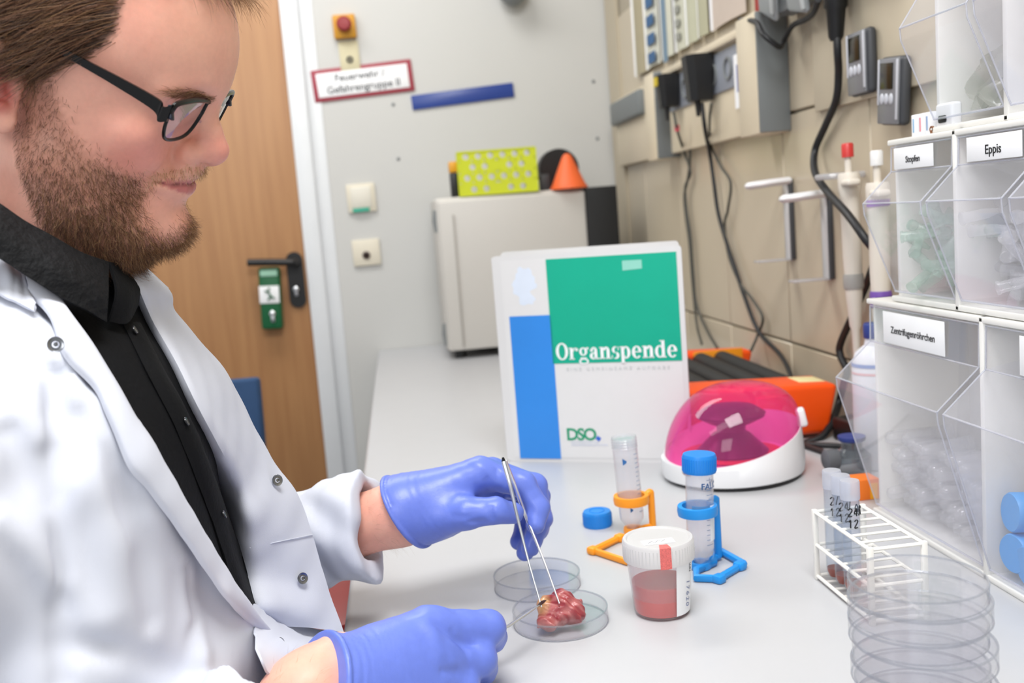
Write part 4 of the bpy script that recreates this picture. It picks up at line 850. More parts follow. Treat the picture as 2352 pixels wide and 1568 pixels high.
def np_mesh(name, v, f, mats, cols=None, keep=None):
    if keep is not None:
        fk = f[keep[f].all(1)]; used = np.unique(fk); mp = np.full(len(v), -1); mp[used] = np.arange(len(used)); v = v[used]; f = mp[fk]; cols = cols[used] if cols is not None else None
    me = bpy.data.meshes.new(name); me.vertices.add(len(v)); me.vertices.foreach_set('co', v.astype(np.float32).ravel())
    k = f.shape[1]; me.loops.add(f.size); me.loops.foreach_set('vertex_index', f.astype(np.int32).ravel()); me.polygons.add(len(f))
    me.polygons.foreach_set('loop_start', np.arange(len(f), dtype=np.int32)*k); me.polygons.foreach_set('use_smooth', np.ones(len(f), bool))
    me.update(calc_edges=True)
    if cols is not None:
        at = me.color_attributes.new('Tone', 'FLOAT_COLOR', 'POINT'); at.data.foreach_set('color', np.concatenate([cols, np.ones((len(cols), 1))], 1).astype(np.float32).ravel())
    for m in mats: me.materials.append(m)
    return me
def tone_mat(name, rough=.5, sss=0, bump=0, bscale=300, bdist=.0005, spec=.4, rad=(1, .35, .2), scale=.004, wet=0):
    m = bpy.data.materials.new(name); m.use_nodes = True; nt = m.node_tree; b = nt.nodes['Principled BSDF']
    at = nt.nodes.new('ShaderNodeAttribute'); at.attribute_name = 'Tone'
    tc = nt.nodes.new('ShaderNodeTexCoord'); n = nt.nodes.new('ShaderNodeTexNoise'); n.inputs['Scale'].default_value = bscale*.3; n.inputs['Detail'].default_value = 5
    nt.links.new(tc.outputs['Object'], n.inputs['Vector'])
    mr = nt.nodes.new('ShaderNodeMapRange'); mr.inputs[3].default_value = .92; mr.inputs[4].default_value = 1.08; nt.links.new(n.outputs['Fac'], mr.inputs[0])
    vm = nt.nodes.new('ShaderNodeVectorMath'); vm.operation = 'SCALE'; nt.links.new(at.outputs['Color'], vm.inputs[0]); nt.links.new(mr.outputs[0], vm.inputs['Scale']); nt.links.new(vm.outputs[0], b.inputs['Base Color'])
    b.inputs['Roughness'].default_value = rough; b.inputs['Specular IOR Level'].default_value = spec; b.inputs['Coat Weight'].default_value = wet; b.inputs['Coat Roughness'].default_value = .12
    if sss: b.inputs['Subsurface Weight'].default_value = sss; b.inputs['Subsurface Radius'].default_value = rad; b.inputs['Subsurface Scale'].default_value = scale
    if bump:
        n2 = nt.nodes.new('ShaderNodeTexNoise'); n2.inputs['Scale'].default_value = bscale; n2.inputs['Detail'].default_value = 4; nt.links.new(tc.outputs['Object'], n2.inputs['Vector'])
        bp = nt.nodes.new('ShaderNodeBump'); bp.inputs['Strength'].default_value = bump; bp.inputs['Distance'].default_value = bdist; nt.links.new(n2.outputs['Fac'], bp.inputs['Height']); nt.links.new(bp.outputs['Normal'], b.inputs['Normal'])
    return m

# ------------------------------------------------------------------ the person: head, neck, torso, arms
YC = .78
HO = aty(523, 344, YC)                                     # nose tip
_W, _ro = R(9.5), R(10)
_L0 = np.array([-math.sin(_W), -math.cos(_W), 0]); _U0 = np.array([0, 0, 1.])
HF = np.array([math.cos(_W), -math.sin(_W), 0]); HL = math.cos(_ro)*_L0-math.sin(_ro)*_U0; HU = math.cos(_ro)*_U0+math.sin(_ro)*_L0
HM = np.stack([HF, HL, HU], 1).astype(np.float32)          # head frame: forward, towards the camera side, up
def toH(p): return ((p-HO).astype(np.float32) @ HM)*1000
def fromH(a, b, c): return HO+(HF*a+HL*b+HU*c)/1000
PITCH = rotm('Y', 25)
def head_sdf(q):
    """q in millimetres: x forward, y towards the camera side, z up; nose tip at the origin"""
    s = q.copy(); s[:, 1] = np.abs(s[:, 1])                # symmetric
    d = d_ell(s, (-82, 0, 99), (105, 76, 88), PITCH)
    d = smin(d, d_ell(s, (-100, 0, 20), (66, 64, 60)), 24)                     # mid face
    d = smin(d, d_ell(s, (-55, 41, 20), (22, 19, 17)), 14)                     # cheekbone
    d = smin(d, d_ell(s, (-56, 32, 4), (17, 15, 15)), 12)                      # smiling cheek
    d = smin(d, d_chain(s, [(-112, 50, 4), (-100, 45, -24), (-74, 25, -50), (-60, 6, -54)], [17, 17, 16, 15], 8), 26)   # jaw
    d = smin(d, d_ell(s, (-55, 0, -53), (17, 18, 15)), 10)                     # chin
    d = smin(d, d_ell(s, (-57, 0, -20), (23, 28, 21)), 14)                     # mouth mound
    d = smin(d, d_ell(s, (-90, 0, -38), (40, 40, 26)), 16)                     # under jaw
    d = smin(d, d_chain(s, [(-8, 4, 46), (-11, 22, 49), (-25, 42, 47)], [8, 9, 8], 5), 12)    # brow
    d = smax(d, -d_ell(s, (-6, 31, 31), (15, 17, 11)), 12)                     # eye socket
    d = smin(d, d_sph(s, (-34, 31, 30), 13.5), 5)                              # closed lid over the eyeball
    d = smin(d, d_chain(s, [(-22, 0, 40), (-13, 0, 29), (-12.5, 0, 14), (-13, 0, 2)], [8, 8, 9.5, 11.5], 6), 9)   # nose bridge
    d = smin(d, d_ell(s, (-13, 0, .5), (13, 11.5, 10.5)), 6)                   # nose tip
    d = smin(d, d_ell(s, (-26, 12, .5), (10, 7, 8)), 7)                        # wings
    d = smax(d, -d_ell(s, (-19, 6.5, -11), (6, 3.2, 4)), 3)                    # nostrils
    d = d+1.8*np.exp(-(line_dist(s, [(-33, 20, 5), (-36, 24, -4), (-45, 32, -12), (-53, 36, -22)])/4.0)**2)      # smile fold
    d = d+.8*np.exp(-(line_dist(s, [(-24, 20, 5), (-32, 20, 6), (-36, 19, -2)])/3)**2)                        # wing crease
    d = smin(d, d_ell(s, (-33, 0, -12.5), (12.5, 17, 8)), 6)                    # philtrum
    # lips
    d = smin(d, d_chain(s, [(-48, 28, -17), (-41, 18, -18), (-35.5, 8, -18.6), (-34.2, 0, -19)], [1.8, 2.8, 3.4, 3.2], 2), 7)
    d = smin(d, d_chain(s, [(-48, 27, -19), (-42, 18, -22.6), (-38, 8, -26), (-36.8, 0, -26.6)], [1.8, 3.2, 4.8, 5.0], 2), 6)
    mw = np.clip((33-s[:, 1])/4, 0, 1)*(q[:, 0] > -62)*(np.abs(q[:, 2]) < 45)
    d = d+1.9*mw*np.exp(-((s[:, 2]+22.6-(s[:, 1]/28)**2*5.8)/1.25)**2)          # mouth line
    d = d+1.4*np.exp(-(line_dist(s, [(-45, 10, -40), (-43, 0, -41)])/7)**2)                                  # under the lip
    # lids and crow's feet
    d = d+.8*np.exp(-(line_dist(s, [(-20, 22, 24), (-20.5, 31, 23), (-26, 40, 25), (-34, 46, 28)])/1.3)**2)
    for e in ([(-35, 46, 30), (-44, 52, 36)], [(-35, 46, 28), (-46, 52, 27)], [(-34, 46, 25), (-42, 51, 18)]): d = d+.7*np.exp(-(line_dist(s, e)/1.4)**2)
    # ear
    E8 = rotm('Y', 14)
    e = d_ell(s, (-124, 76, 63), (18, 5, 32), E8); e = smax(e, -d_ell(s, (-119, 84, 60), (9, 8, 16), E8), 4)
    e = smin(e, d_chain(s, [(-110, 77, 74), (-113, 82, 88), (-124, 85, 95), (-139, 86, 88), (-145, 86, 68), (-138, 83, 46)], [4.5, 4.5, 4.5, 4.5, 4.5, 4], 3), 3)
    e = smin(e, d_ell(s, (-123, 77, 40), (9, 5.5, 10)), 4)                      # lobe
    e = smin(e, d_ell(s, (-110.5, 76, 61), (5, 6, 7.5), E8), 4)                 # tragus
    e = smin(e, d_ell(s, (-122, 81, 48), (6.5, 4, 4)), 3)                       # antitragus
    e = smin(e, d_chain(s, [(-125, 83, 84), (-133, 83, 72), (-131, 83, 56)], [3, 3, 3], 2), 3)
    d = smin(d, e, 6)
    return d
Z_ = lambda x, y, z: np.array([x, y, T+z])
SHR, SHL = Z_(-.345, .590, .235), Z_(-.335, .970, .235)
ELR, WRR = Z_(-.305, .520, -.085), aty(712, 1592, .690)
ELL, WRL = Z_(-.285, 1.030, .040), aty(925, 1178, .957)
def torso_sdf(p, g=0.0):
    d = d_ell(p, Z_(-.310, YC, .200), (.150+g, .185+g, .170+g))
    d = smin(d, d_ell(p, Z_(-.290, YC, .03), (.150+g, .175+g, .17+g)), .06)
    d = smin(d, d_ell(p, Z_(-.29, YC, -.18), (.155+g, .185+g, .16+g)), .08)
    d = smin(d, d_chain(p, [SHR, Z_(-.33, .70, .275), Z_(-.33, .86, .275), SHL], [.062+g, .055+g, .055+g, .062+g], .03), .06)
    return d
def neck_sdf(p, g=0.0):
    return d_chain(p, [fromH(-118, 0, 10), fromH(-136, 0, -48), fromH(-165, 10, -108), Z_(-.325, YC, .25)], [.052+g, .056+g, .060+g, .075+g], .02)
def body_sdf(p):
    hc = fromH(-80, 0, 50); far = np.linalg.norm(p-hc.astype(np.float32), axis=1)-.19
    d = far+.02; m = far < .03
    if m.any(): d[m] = head_sdf(toH(p[m]))/1000
    d = smin(d, neck_sdf(p), .018)
    d = smin(d, torso_sdf(p, -.012), .03)
    for sh, el, wr in ((SHR, ELR, WRR), (SHL, ELL, WRL)):
        w2 = wr+(wr-el)*.10; m_ = el+(wr-el)*.35
        d = smin(d, d_chain(p, [sh, el, m_, wr, w2], [.050, .041, .042, .0275, .020], .02), .03)
    return smax(d, (T-.12)-p[:, 2], .01)
SKIN = lin('e8ac98'); LIP = lin('bd6a6c'); BLUSH = lin('dc857c'); PALE = lin('e6b79c')
def skin_tone(v):
    q = toH(v.astype(np.float32)); s = q.copy(); s[:, 1] = np.abs(s[:, 1])
    c = np.tile(np.array(SKIN), (len(v), 1))
    nz = np.sin(q @ np.array([.11, .07, .09], np.float32)+1.7*np.sin(q @ np.array([.05, -.13, .06], np.float32)))+.6*np.sin(q @ np.array([.31, .22, -.27], np.float32)+1.5*np.sin(q @ np.array([-.12, .2, .17], np.float32)))
    c *= 1+nz[:, None]*np.array([.012, .035, .035])
    def blend(w_, col): c[:] = c*(1-w_[:, None])+np.array(col)*w_[:, None]
    blend(.55*np.exp(-(d_ell(s, (-50, 42, 10), (8, 8, 8)).clip(0)/16)**2), BLUSH)
    blend(.5*np.exp(-(d_sph(s, (-6, 0, 0), 5).clip(0)/9)**2), BLUSH)
    blend(.8*np.exp(-(d_ell(s, (-119, 82, 60), (6, 5, 12)).clip(0)/6)**2), lin('b04a44'))
    blend(.35*np.exp(-(d_ell(s, (5, 0, 80), (15, 40, 15)).clip(0)/18)**2), PALE)
    cm = s[:, 2]+22.6-(s[:, 1]/28)**2*5.8; inm = (q[:, 0] > -60)*np.clip((30-s[:, 1])/3, 0, 1); tp = np.clip(1-(s[:, 1]/31)**2, 0, 1)
    blend(.85*inm*np.clip((3.6*tp**.5-cm)/.8, 0, 1)*np.clip((cm+8.2*tp**.7)/1.2, 0, 1), LIP)
    blend(.75*inm*np.exp(-(cm/.9)**2), lin('6b3034'))
    blend(.9*(d_sph(q, pxH(400, 515, 20), 2.2) < 0), lin('6b3a30'))
    return c
def pxH(px, py, b):                                        # photograph pixel on the head's sagittal plane b (mm)
    d = _f+_rt*(px-1176)/FPX-_u*(py-784)/FPX; t = ((HO+HL*b/1000-CAM) @ HL)/(d @ HL); return toH((CAM+d*t)[None])[0]
# ------------------------------------------------------------------ hair
def strand_mesh(name, P, rad0, mats, mi, parent):
    """P (N, K, 3) polylines -> three sided tapering strands in one mesh"""
    N_, K_ = P.shape[:2]
    tg = np.gradient(P, axis=1); tg /= np.linalg.norm(tg, axis=2, keepdims=True)+1e-9
    ref = rng.normal(size=(N_, 1, 3)); nx = np.cross(tg, ref); nx /= np.linalg.norm(nx, axis=2, keepdims=True)+1e-9; ny = np.cross(tg, nx)
    rr = (rad0[:, None]*np.linspace(1, .25, K_)[None])[..., None]
    ring = np.stack([P+rr*(nx*math.cos(a)+ny*math.sin(a)) for a in (0, 2.094, 4.189)], 2)      # N K 3 3
    v = ring.reshape(-1, 3); base = (np.arange(N_)*K_*3)[:, None, None]; kk = (np.arange(K_-1)*3)[None, :, None]; j = np.arange(3)[None, None, :]
    a = base+kk+j; b = base+kk+(j+1) % 3; q = np.stack([a, b, b+3, a+3], -1).reshape(-1, 4)
    me = np_mesh(name, v, q, mats); me.polygons.foreach_set('material_index', np.repeat(mi, (K_-1)*3).astype(np.int32))
    return obj(name, me, parent, kind='stuff')
def tri_samples(v, f, n):
    A_, B2, C2, D2 = (v[f[:, i]] for i in range(4)); ar = np.linalg.norm(np.cross(C2-A_, D2-B2), axis=1); pick = rng.choice(len(f), n, p=ar/ar.sum())
    u, w_ = rng.random((2, n, 1)); p = (A_[pick]*(1-u)+B2[pick]*u)*(1-w_)+(D2[pick]*(1-u)+C2[pick]*u)*w_
    nn = np.cross(C2-A_, D2-B2)[pick]; nn /= np.linalg.norm(nn, axis=1, keepdims=True)+1e-9; return p, nn
def proj(p):
    v = p-CAM; z = v @ _f; return np.stack([1176+FPX*(v @ _rt)/z, 784-FPX*(v @ _u)/z], 1)
def in_poly(xy, poly):
    poly = np.array(poly, float); n = len(poly); ins = np.zeros(len(xy), bool)
    for i in range(n):
        x1, y1 = poly[i]; x2, y2 = poly[(i+1) % n]
        c = ((y1 > xy[:, 1]) != (y2 > xy[:, 1])) & (xy[:, 0] < (x2-x1)*(xy[:, 1]-y1)/(y2-y1+1e-12)+x1); ins ^= c
    return ins
def near_side(q):                                          # mirror head points to the camera side and project them
    s = q.copy(); s[:, 1] = np.abs(s[:, 1]); return proj(HO+(s @ HM.T)/1000)
def soft_poly(xy, poly, soft):
    c = np.zeros(len(xy))
    for k in range(6): c += in_poly(xy+rng.normal(size=xy.shape)*soft, poly)
    return c/6
def grow(p0, d0, L, K_, flow, curl, lift, sdf=True):
    """p0, d0 in head mm; returns N K 3 world polylines"""
    P = [p0]; d = d0/np.linalg.norm(d0, axis=1, keepdims=True); p = p0.copy(); step = (L/(K_-1))[:, None]; rd = rng.normal(size=d.shape)
    for k in range(1, K_):
        d = d+flow(p, k/(K_-1))+curl*(rd*.6+rng.normal(size=d.shape)*.5); d /= np.linalg.norm(d, axis=1, keepdims=True); p = p+d*step
        if sdf:
            e = 1.0; f0 = head_sdf(p.astype(np.float32)); g = np.stack([head_sdf((p+np.eye(3)[t]*e).astype(np.float32))-f0 for t in range(3)], 1); g /= np.linalg.norm(g, axis=1, keepdims=True)+1e-6
            push = np.clip(lift*np.minimum(1, 2*k/K_)-f0, 0, 6); p = p+g*push[:, None]
        P.append(p.copy())
    P = np.stack(P, 1); return HO+(P @ HM.T)/1000
BEARD = [(60, 205), (108, 178), (128, 222), (160, 300), (200, 352), (252, 384), (312, 410), (338, 432), (312, 475), (322, 515), (352, 545), (398, 548), (420, 520), (430, 488), (470, 520), (460, 640), (330, 660), (206, 625), (110, 540), (60, 450), (30, 350), (45, 280)]
MUST = [(338, 426), (345, 407), (380, 392), (430, 380), (478, 380), (482, 400), (440, 409), (372, 411), (347, 432)]
HAIRP = [(285, -60), (278, 20), (262, 78), (226, 118), (190, 132), (150, 150), (108, 182), (84, 188), (60, 150), (30, 105), (-20, 90), (-400, 300), (-400, -500), (700, -500), (640, -60), (545, -30), (400, -20)]
BROW = [(362, 212), (400, 204), (450, 208), (500, 226), (488, 238), (440, 226), (400, 222)]
def beard_weight(v):
    xy = near_side(toH(v.astype(np.float32))); return soft_poly(xy, BEARD, 12), soft_poly(xy, MUST, 5), soft_poly(xy, HAIRP, 8), soft_poly(xy, BROW, 3)
HAIRM = [mat('hair_dark_brown', '4b3424', .5, .1), mat('hair_brown', '7a5238', .45, .1), mat('hair_light_brown', '96704c', .42, .1), mat('hair_blond', 'cfa478', .4, .1), mat('hair_pale_blond', 'e0c49c', .4, .1)]
def add_hair(hv, hf, person):
    q_all = toH(hv.astype(np.float32))
    p, n = tri_samples(hv, hf, 210000); q = toH(p.astype(np.float32)); nq = n @ HM; xy = near_side(q); front = (q[:, 0] > -125) & (q[:, 2] < 80)
    # beard
    w_ = soft_poly(xy, BEARD, 14)*front; m = rng.random(len(p)) < w_*(.20+.58*np.clip((22-q[:, 2])/55, 0, 1)); b0, bn = q[m], nq[m]; sd = np.sign(b0[:, 1:2]+1e-6)
    low = np.clip((10-b0[:, 2])/60, 0, 1); fwd = np.clip((b0[:, 0]+100)/60, 0, 1)
    L = (5+6*low*(1-.45*np.clip((b0[:, 0]+62)/14, 0, 1)))*(.7+.6*rng.random(len(b0))); dirn = bn*.55+np.stack([.05+.25*fwd-.45*(1-fwd), 0*fwd, -.9+0*fwd], 1)+rng.normal(size=b0.shape)*.28
    P = grow(b0, dirn, L, 6, lambda p_, t: np.array([.05, 0, -.12]), .30, 1.2)
    mi = np.where(rng.random(len(b0)) < .40-.3*fwd, 0, np.where(rng.random(len(b0)) < .60-.25*fwd, 1, np.where(rng.random(len(b0)) < .7, 2, 3)))
    strand_mesh('beard', P, np.full(len(b0), .00011)*(.7+.6*rng.random(len(b0))), HAIRM, mi, person)
    # moustache and light lip hair
    w_ = soft_poly(xy, MUST, 4)*front; m = rng.random(len(p)) < w_*.5; b0, bn = q[m], nq[m]
    P = grow(b0, bn*.5+np.stack([-.15+0*b0[:, 0], .15*np.sign(b0[:, 1]), -.9+0*b0[:, 0]], 1)+rng.normal(size=b0.shape)*.2, 3+2.5*rng.random(len(b0)), 5, lambda p_, t: np.array([0, 0, -.1]), .15, .6)
    strand_mesh('moustache', P, np.full(len(b0), .00012), HAIRM, rng.choice([2, 3, 4, 4], len(b0)), person)
    # eyebrows
    w_ = soft_poly(xy, BROW, 2.5)*front; m = rng.random(len(p)) < w_*.8; b0, bn = q[m], nq[m]; sy = np.sign(b0[:, 1])
    P = grow(b0, bn*.25+np.stack([-.5+0*sy, .8*sy, .25+0*sy], 1)+rng.normal(size=b0.shape)*.2, 5+3*rng.random(len(b0)), 5, lambda p_, t: np.array([-.05, 0, 0]), .1, .5)
    strand_mesh('eyebrow', P, np.full(len(b0), .00012), HAIRM, rng.choice([1, 1, 2, 2, 3], len(b0)), person)
    # scalp hair, swept back
    m = (rng.random(len(p)) < soft_poly(xy, HAIRP, 7)*.36) & (q[:, 2] > 40); b0, bn = q[m], nq[m]
    def flow(p_, t):
        sy = np.sign(p_[:, 1]); side = np.clip((np.abs(p_[:, 1])-45)/30, 0, 1)
        return .35*np.stack([-1.0+.1*side, .05*sy, .1-.32*side-.15*t*side], 1)
    side = np.clip((np.abs(b0[:, 1])-45)/30, 0, 1)
    P = grow(b0, bn*.35+np.stack([-.8+.1*side, .1*np.sign(b0[:, 1]), .35-.5*side], 1)+rng.normal(size=b0.shape)*.12, (34+22*rng.random(len(b0)))*(1-.62*np.clip((75-b0[:, 2])/25, 0, 1)*side), 10, flow, .10, 4.0+5*rng.random(len(b0)))
    strand_mesh('hair', P, np.full(len(b0), .00020)*(.7+.6*rng.random(len(b0))), HAIRM, rng.choice([0, 0, 0, 1, 1, 2], len(b0)), person)
    # front tuft falling forward over the forehead
    n2 = 700; b0 = np.stack([rng.uniform(-10, 14, n2), rng.uniform(-40, 34, n2), rng.uniform(112, 126, n2)], 1)
    P = grow(b0, np.tile([.9, 0, .15], (n2, 1))+rng.normal(size=b0.shape)*.25, 22+20*rng.random(n2), 9, lambda p_, t: np.tile([.1, .02, -.42*t-.1], (n2, 1)), .16, 3.0)
    strand_mesh('fringe', P, np.full(n2, .00018), HAIRM, rng.choice([0, 1, 1, 2, 2, 3], n2), person)
    n2 = 60; b0 = np.stack([rng.uniform(-14, 0, n2), rng.uniform(30, 62, n2), rng.uniform(112, 122, n2)], 1)
    P = grow(b0, np.tile([.5, .35, -.25], (n2, 1))+rng.normal(size=b0.shape)*.12, 24+18*rng.random(n2), 10, lambda p_, t: np.tile([.22, -.05, -.14+.3*t], (n2, 1)), .08, 1.5)
    strand_mesh('loose_strands', P, np.full(n2, .00014), HAIRM, rng.choice([1, 2, 3], n2), person)

# ------------------------------------------------------------------ glasses
def add_glasses():
    g = thing('eyeglasses', 'black rectangular eyeglasses worn by the seated person', 'glasses', tuple(fromH(0, 0, 36)))
    W2 = lambda a, b, c: tuple(fromH(a, b, c)-fromH(0, 0, 36))
    BK = mat('black_acetate', '060608', .25, .05, spec=.4); BL2 = mat('blue_grey_metal', '1c2434', .3, .05, metal=.3)
    # rim outline in the lens plane: b lateral, c height; a follows the tilt and the wrap
    def pt(b, c): return W2(-3.5-.75*(38-c)*.95-.0016*b*b+.2, b, c)
    rim = [(12, 36.5), (30, 38.5), (50, 39), (63, 38), (66, 33), (64, 24), (58, 17), (46, 14.2), (30, 14.4), (20, 18), (13.5, 27)]
    for s_ in (1, -1):
        loop = spline([pt(b*s_, c) for b, c in rim]+[pt(rim[0][0]*s_, rim[0][1])], 6)
        MB().tube(loop, .0013, 8, ry=1.0).build('rim', BK, g)
        top = spline([pt(b*s_, c+.4) for b, c in rim[:5]], 6); MB().tube(top, .0021, 8).build('brow_bar', BK, g)
        cen = np.mean(np.array(loop[:-1]), 0); mb = MB(); L1 = [Vector(p) for p in loop[:-1]]; nr = Vector(HF)
        rings_ = [[cen+(np.array(p)-cen)*k+np.array(HF)*.0016*(1-k*k) for p in L1] for k in (.985, .8, .6, .4, .2, .02)]
        mb.grid(rings_, True); mb.build('lens', clear('spectacle_lens', 'eeeaf6', .02, 'd8d0f0', .02, gl=1.5), g)
        h0 = np.array(pt(67.5*s_, 33.5)); hinge = [h0+np.array(HF)*.001, h0+np.array(HF)*-.005+np.array(HL)*s_*.0012, np.array(W2(-20, 71*s_, 40)), np.array(W2(-40, 74.5*s_, 56)), np.array(W2(-64, 77*s_, 73)), np.array(W2(-98, 80*s_, 97)), np.array(W2(-122, 82*s_, 100))]
        pth = spline(hinge, 8); K_ = len(pth); mb = MB(); rows = []
        upv = Vector(HU*.85+HF*.5).normalized(); lat = Vector(HL)
        for i, p in enumerate(pth):
            t = i/(K_-1); hgt = .0062*(1-.62*min(1, t*1.5)); th = .0013; p = Vector(p)
            rows.append([p+upv*hgt+lat*th, p+upv*hgt-lat*th, p-upv*hgt-lat*th, p-upv*hgt+lat*th])
        mb.grid(rows, True); mb.add(rows[0], [(0, 1, 2, 3)]); mb.add(rows[-1], [(3, 2, 1, 0)]); mb.build('temple', BK, g, angle=30)
        e0 = Vector(h0); mb = MB().box(tuple(e0+Vector(HF)*.0006-Vector(HL)*s_*.003), (.0026, .0052, .0100), .0008, rot=tuple(Matrix(HM.tolist()).to_euler())); mb.build('hinge', BL2, g)
        MB().sphere(W2(-14, 9.5*s_, 24), .0032, 10, 8).build('nose_pad', clear('spectacle_lens', 'eeeaf6', .02), g)
    MB().tube(spline([pt(12, 36), W2(-1.5, 5, 36.5), W2(-1.2, 0, 36.8), W2(-1.5, -5, 36.5), pt(-12, 36)], 5), .0017, 8).build('bridge', BK, g)
    return g
# ------------------------------------------------------------------ clothes
def hit(px, py, f, y0=.45, y1=1.2, n=160):
    """first point of the implicit surface f along the ray through a pixel"""
    d = _f+_rt*(px-1176)/FPX-_u*(py-784)/FPX; ts = np.linspace(y0/d[1], y1/d[1], n); P = CAM[None]+d[None]*ts[:, None]; v = f(P.astype(np.float32))
    i = np.argmax(v < 0)
    if v[i] >= 0: i = int(np.argmin(v)); return P[i]
    if i == 0: return P[0]
    t = v[i-1]/(v[i-1]-v[i]+1e-9); return P[i-1]*(1-t)+P[i]*t
def wav(p, k, ph, wk=None, wa=0.):
    a = p @ np.array(k, np.float32)+ph
    if wk is not None: a = a+wa*np.sin(p @ np.array(wk, np.float32))
    return np.sin(a)
def sleeve(p, pts, rs, end, ax, inner):
    d = d_chain(p, pts, rs, .03); ax = np.array(ax)/np.linalg.norm(ax)
    cut = (p-np.array(end, np.float32)) @ ax.astype(np.float32); d = smax(d, cut, .004)
    return smax(d, -np.maximum(inner, -(cut+.05)), .003)
CUFL = aty(848, 1205, .957); AXL = (WRL-ELL)+np.array([0, 0, -.03]); CUFR = aty(600, 1655, .655); AXR = WRR-ELR
def coat_full(p):
    d = torso_sdf(p, .014)
    d = smin(d, neck_sdf(p, .018)+np.maximum(0, p[:, 2]-(T+.335))*2.5, .04)
    d = d-.0045*wav(p, (46, 30, -22), .4, (9, 14, 30), 1.1)*np.clip((T+.30-p[:, 2])/.15, 0, 1)-.002*wav(p, (70, -40, 30), 2., (30, 20, 12), .9)
    ar = sleeve(p, [SHR+np.array([-.01, 0, .005]), (SHR+ELR)/2+np.array([-.0, -.006, 0]), ELR, CUFR, CUFR+(CUFR-ELR)*.3], [.072, .066, .058, .039, .038], CUFR, AXR, d_cap(p, ELR, WRR, .044, .033))
    al = sleeve(p, [SHL, (SHL+ELL)/2, ELL, CUFL, CUFL+(CUFL-ELL)*.3], [.070, .062, .060, .046, .046], CUFL, AXL, d_cap(p, ELL, WRL, .046, .037))
    rip = .0028*wav(p, (60, 18, 95), .3, (40, 25, 20), 1.3)+.0018*wav(p, (110, 60, -60), 1.1, (55, 0, 40), 1.)
    ar, al = ar-rip, al-rip
    d = smin(d, ar, .022); d = smin(d, al, .022); return d
SHIRT_F = lambda p: smin(torso_sdf(p, .003)-.0012*wav(p, (50, 30, 40), 0, (30, 40, 20), 1.2), neck_sdf(p, .004)+np.maximum(0, p[:, 2]-(T+.36))*3, .03)
NE = [(-60, 470), (30, 575), (100, 645), (150, 715), (200, 785), (250, 868), (300, 948), (345, 1018), (420, 1150), (500, 1285), (560, 1378), (650, 1498)]      # near front edge
coat_torso = lambda p: smin(torso_sdf(p, .014), neck_sdf(p, .018)+np.maximum(0, p[:, 2]-(T+.335))*2.5, .04)
NEP = np.array([hit(x, y, coat_torso) for x, y in NE]); print('NEP', np.round(NEP-[0, 0, T], 3).tolist())
FOLDS = [([(132, 860), (120, 960), (130, 1060), (134, 1200), (138, 1400), (142, 1568)], -.0055, .010), ([(230, 930), (330, 1100), (420, 1290), (455, 1500)], .0045, .016), ([(60, 720), (150, 860), (215, 1010), (240, 1200), (250, 1400)], .004, .020), ([(180, 960), (260, 1090), (330, 1240), (350, 1420)], -.004, .016), ([(0, 820), (60, 900), (110, 1000)], .004, .014), ([(420, 1300), (440, 1420), (450, 1568)], -.0035, .010), ([(150, 1480), (300, 1500), (420, 1540)], -.004, .014), ([(10, 760), (60, 800), (125, 870)], -.004, .010), ([(20, 1000), (60, 1080), (110, 1150)], -.004, .012), ([(0, 1200), (70, 1260), (125, 1350)], .004, .014)]
FOLDP = [([hit(x, y, coat_full) for x, y in ln], a, w_) for ln, a, w_ in FOLDS]
def coat_open(p):
    d = coat_full(p)
    m = np.abs(d) < .05
    if m.any():
        pm = p[m]; acc = np.zeros(len(pm), np.float32)
        for ln, a, w_ in FOLDP: acc += 1.7*a*np.exp(-(line_dist(pm, ln)/(.62*w_))**2)
        acc += .0022*wav(pm, (95, 60, -35), 1.3, (22, 30, 50), 1.6)*(.5+.5*wav(pm, (18, -25, 20), 0))+.0010*wav(pm, (190, -120, 60), .3, (60, 50, 40), 1.5)*(.5+.5*wav(pm, (30, 40, -24), 1))
        d[m] -= acc
    o = np.argsort(NEP[:, 2]); yn = np.interp(p[:, 2], NEP[o, 2], NEP[o, 1]).astype(np.float32)
    cx = -.31+.0*p[:, 2]
    op = np.maximum(np.maximum(yn-p[:, 1], p[:, 1]-.905), cx-p[:, 0])      # inside the opening: negative
    op = np.where(p[:, 2] > T+.42, np.minimum(op, T+.42-p[:, 2]), op)
    d = smax(d, -op, .006)
    return smax(d, (T-.16)-p[:, 2], .004)
def loft(rows, nu=4, nv=4):
    """smooth sheet through a grid of points"""
    R_ = [spline(r, nu) for r in rows]; cols = [spline([r[j] for r in R_], nv) for j in range(len(R_[0]))]
    return [[cols[j][i] for j in range(len(cols))] for i in range(len(cols[0]))]
def sheet(name, rows, m, parent, th=.0012, nu=4, nv=4, wob=0.0, **kw):
    G = np.array(loft(rows, nu, nv)); du = np.gradient(G, axis=1); dv = np.gradient(G, axis=0); n = np.cross(du, dv); n /= np.linalg.norm(n, axis=2, keepdims=True)+1e-9
    if wob: G = G+n*wob*(np.sin(G @ np.array([120, 40, 70.]))*.6+np.sin(G @ np.array([60, -150, 190.])+1)*.4)[..., None]
    mb = MB(); A_ = G+n*th/2; B2 = G-n*th/2
    mb.grid(A_.tolist()); mb.grid(B2[:, ::-1].tolist())
    for e1, e2 in ((A_[0], B2[0]), (A_[-1], B2[-1]), (A_[:, 0], B2[:, 0]), (A_[:, -1], B2[:, -1])): mb.grid([e1.tolist(), e2.tolist()])
    return mb.build(name, m, parent, angle=60, **kw)
COATM = mat('white_cotton_twill', 'd0d4e0', .85, .015, 30, bump=.22, bscale=1500, bdist=.0004); SHM = mat('black_cotton', '0b0c0f', .8, .2, 60, bump=.5, bscale=260, bdist=.0012, spec=.18)
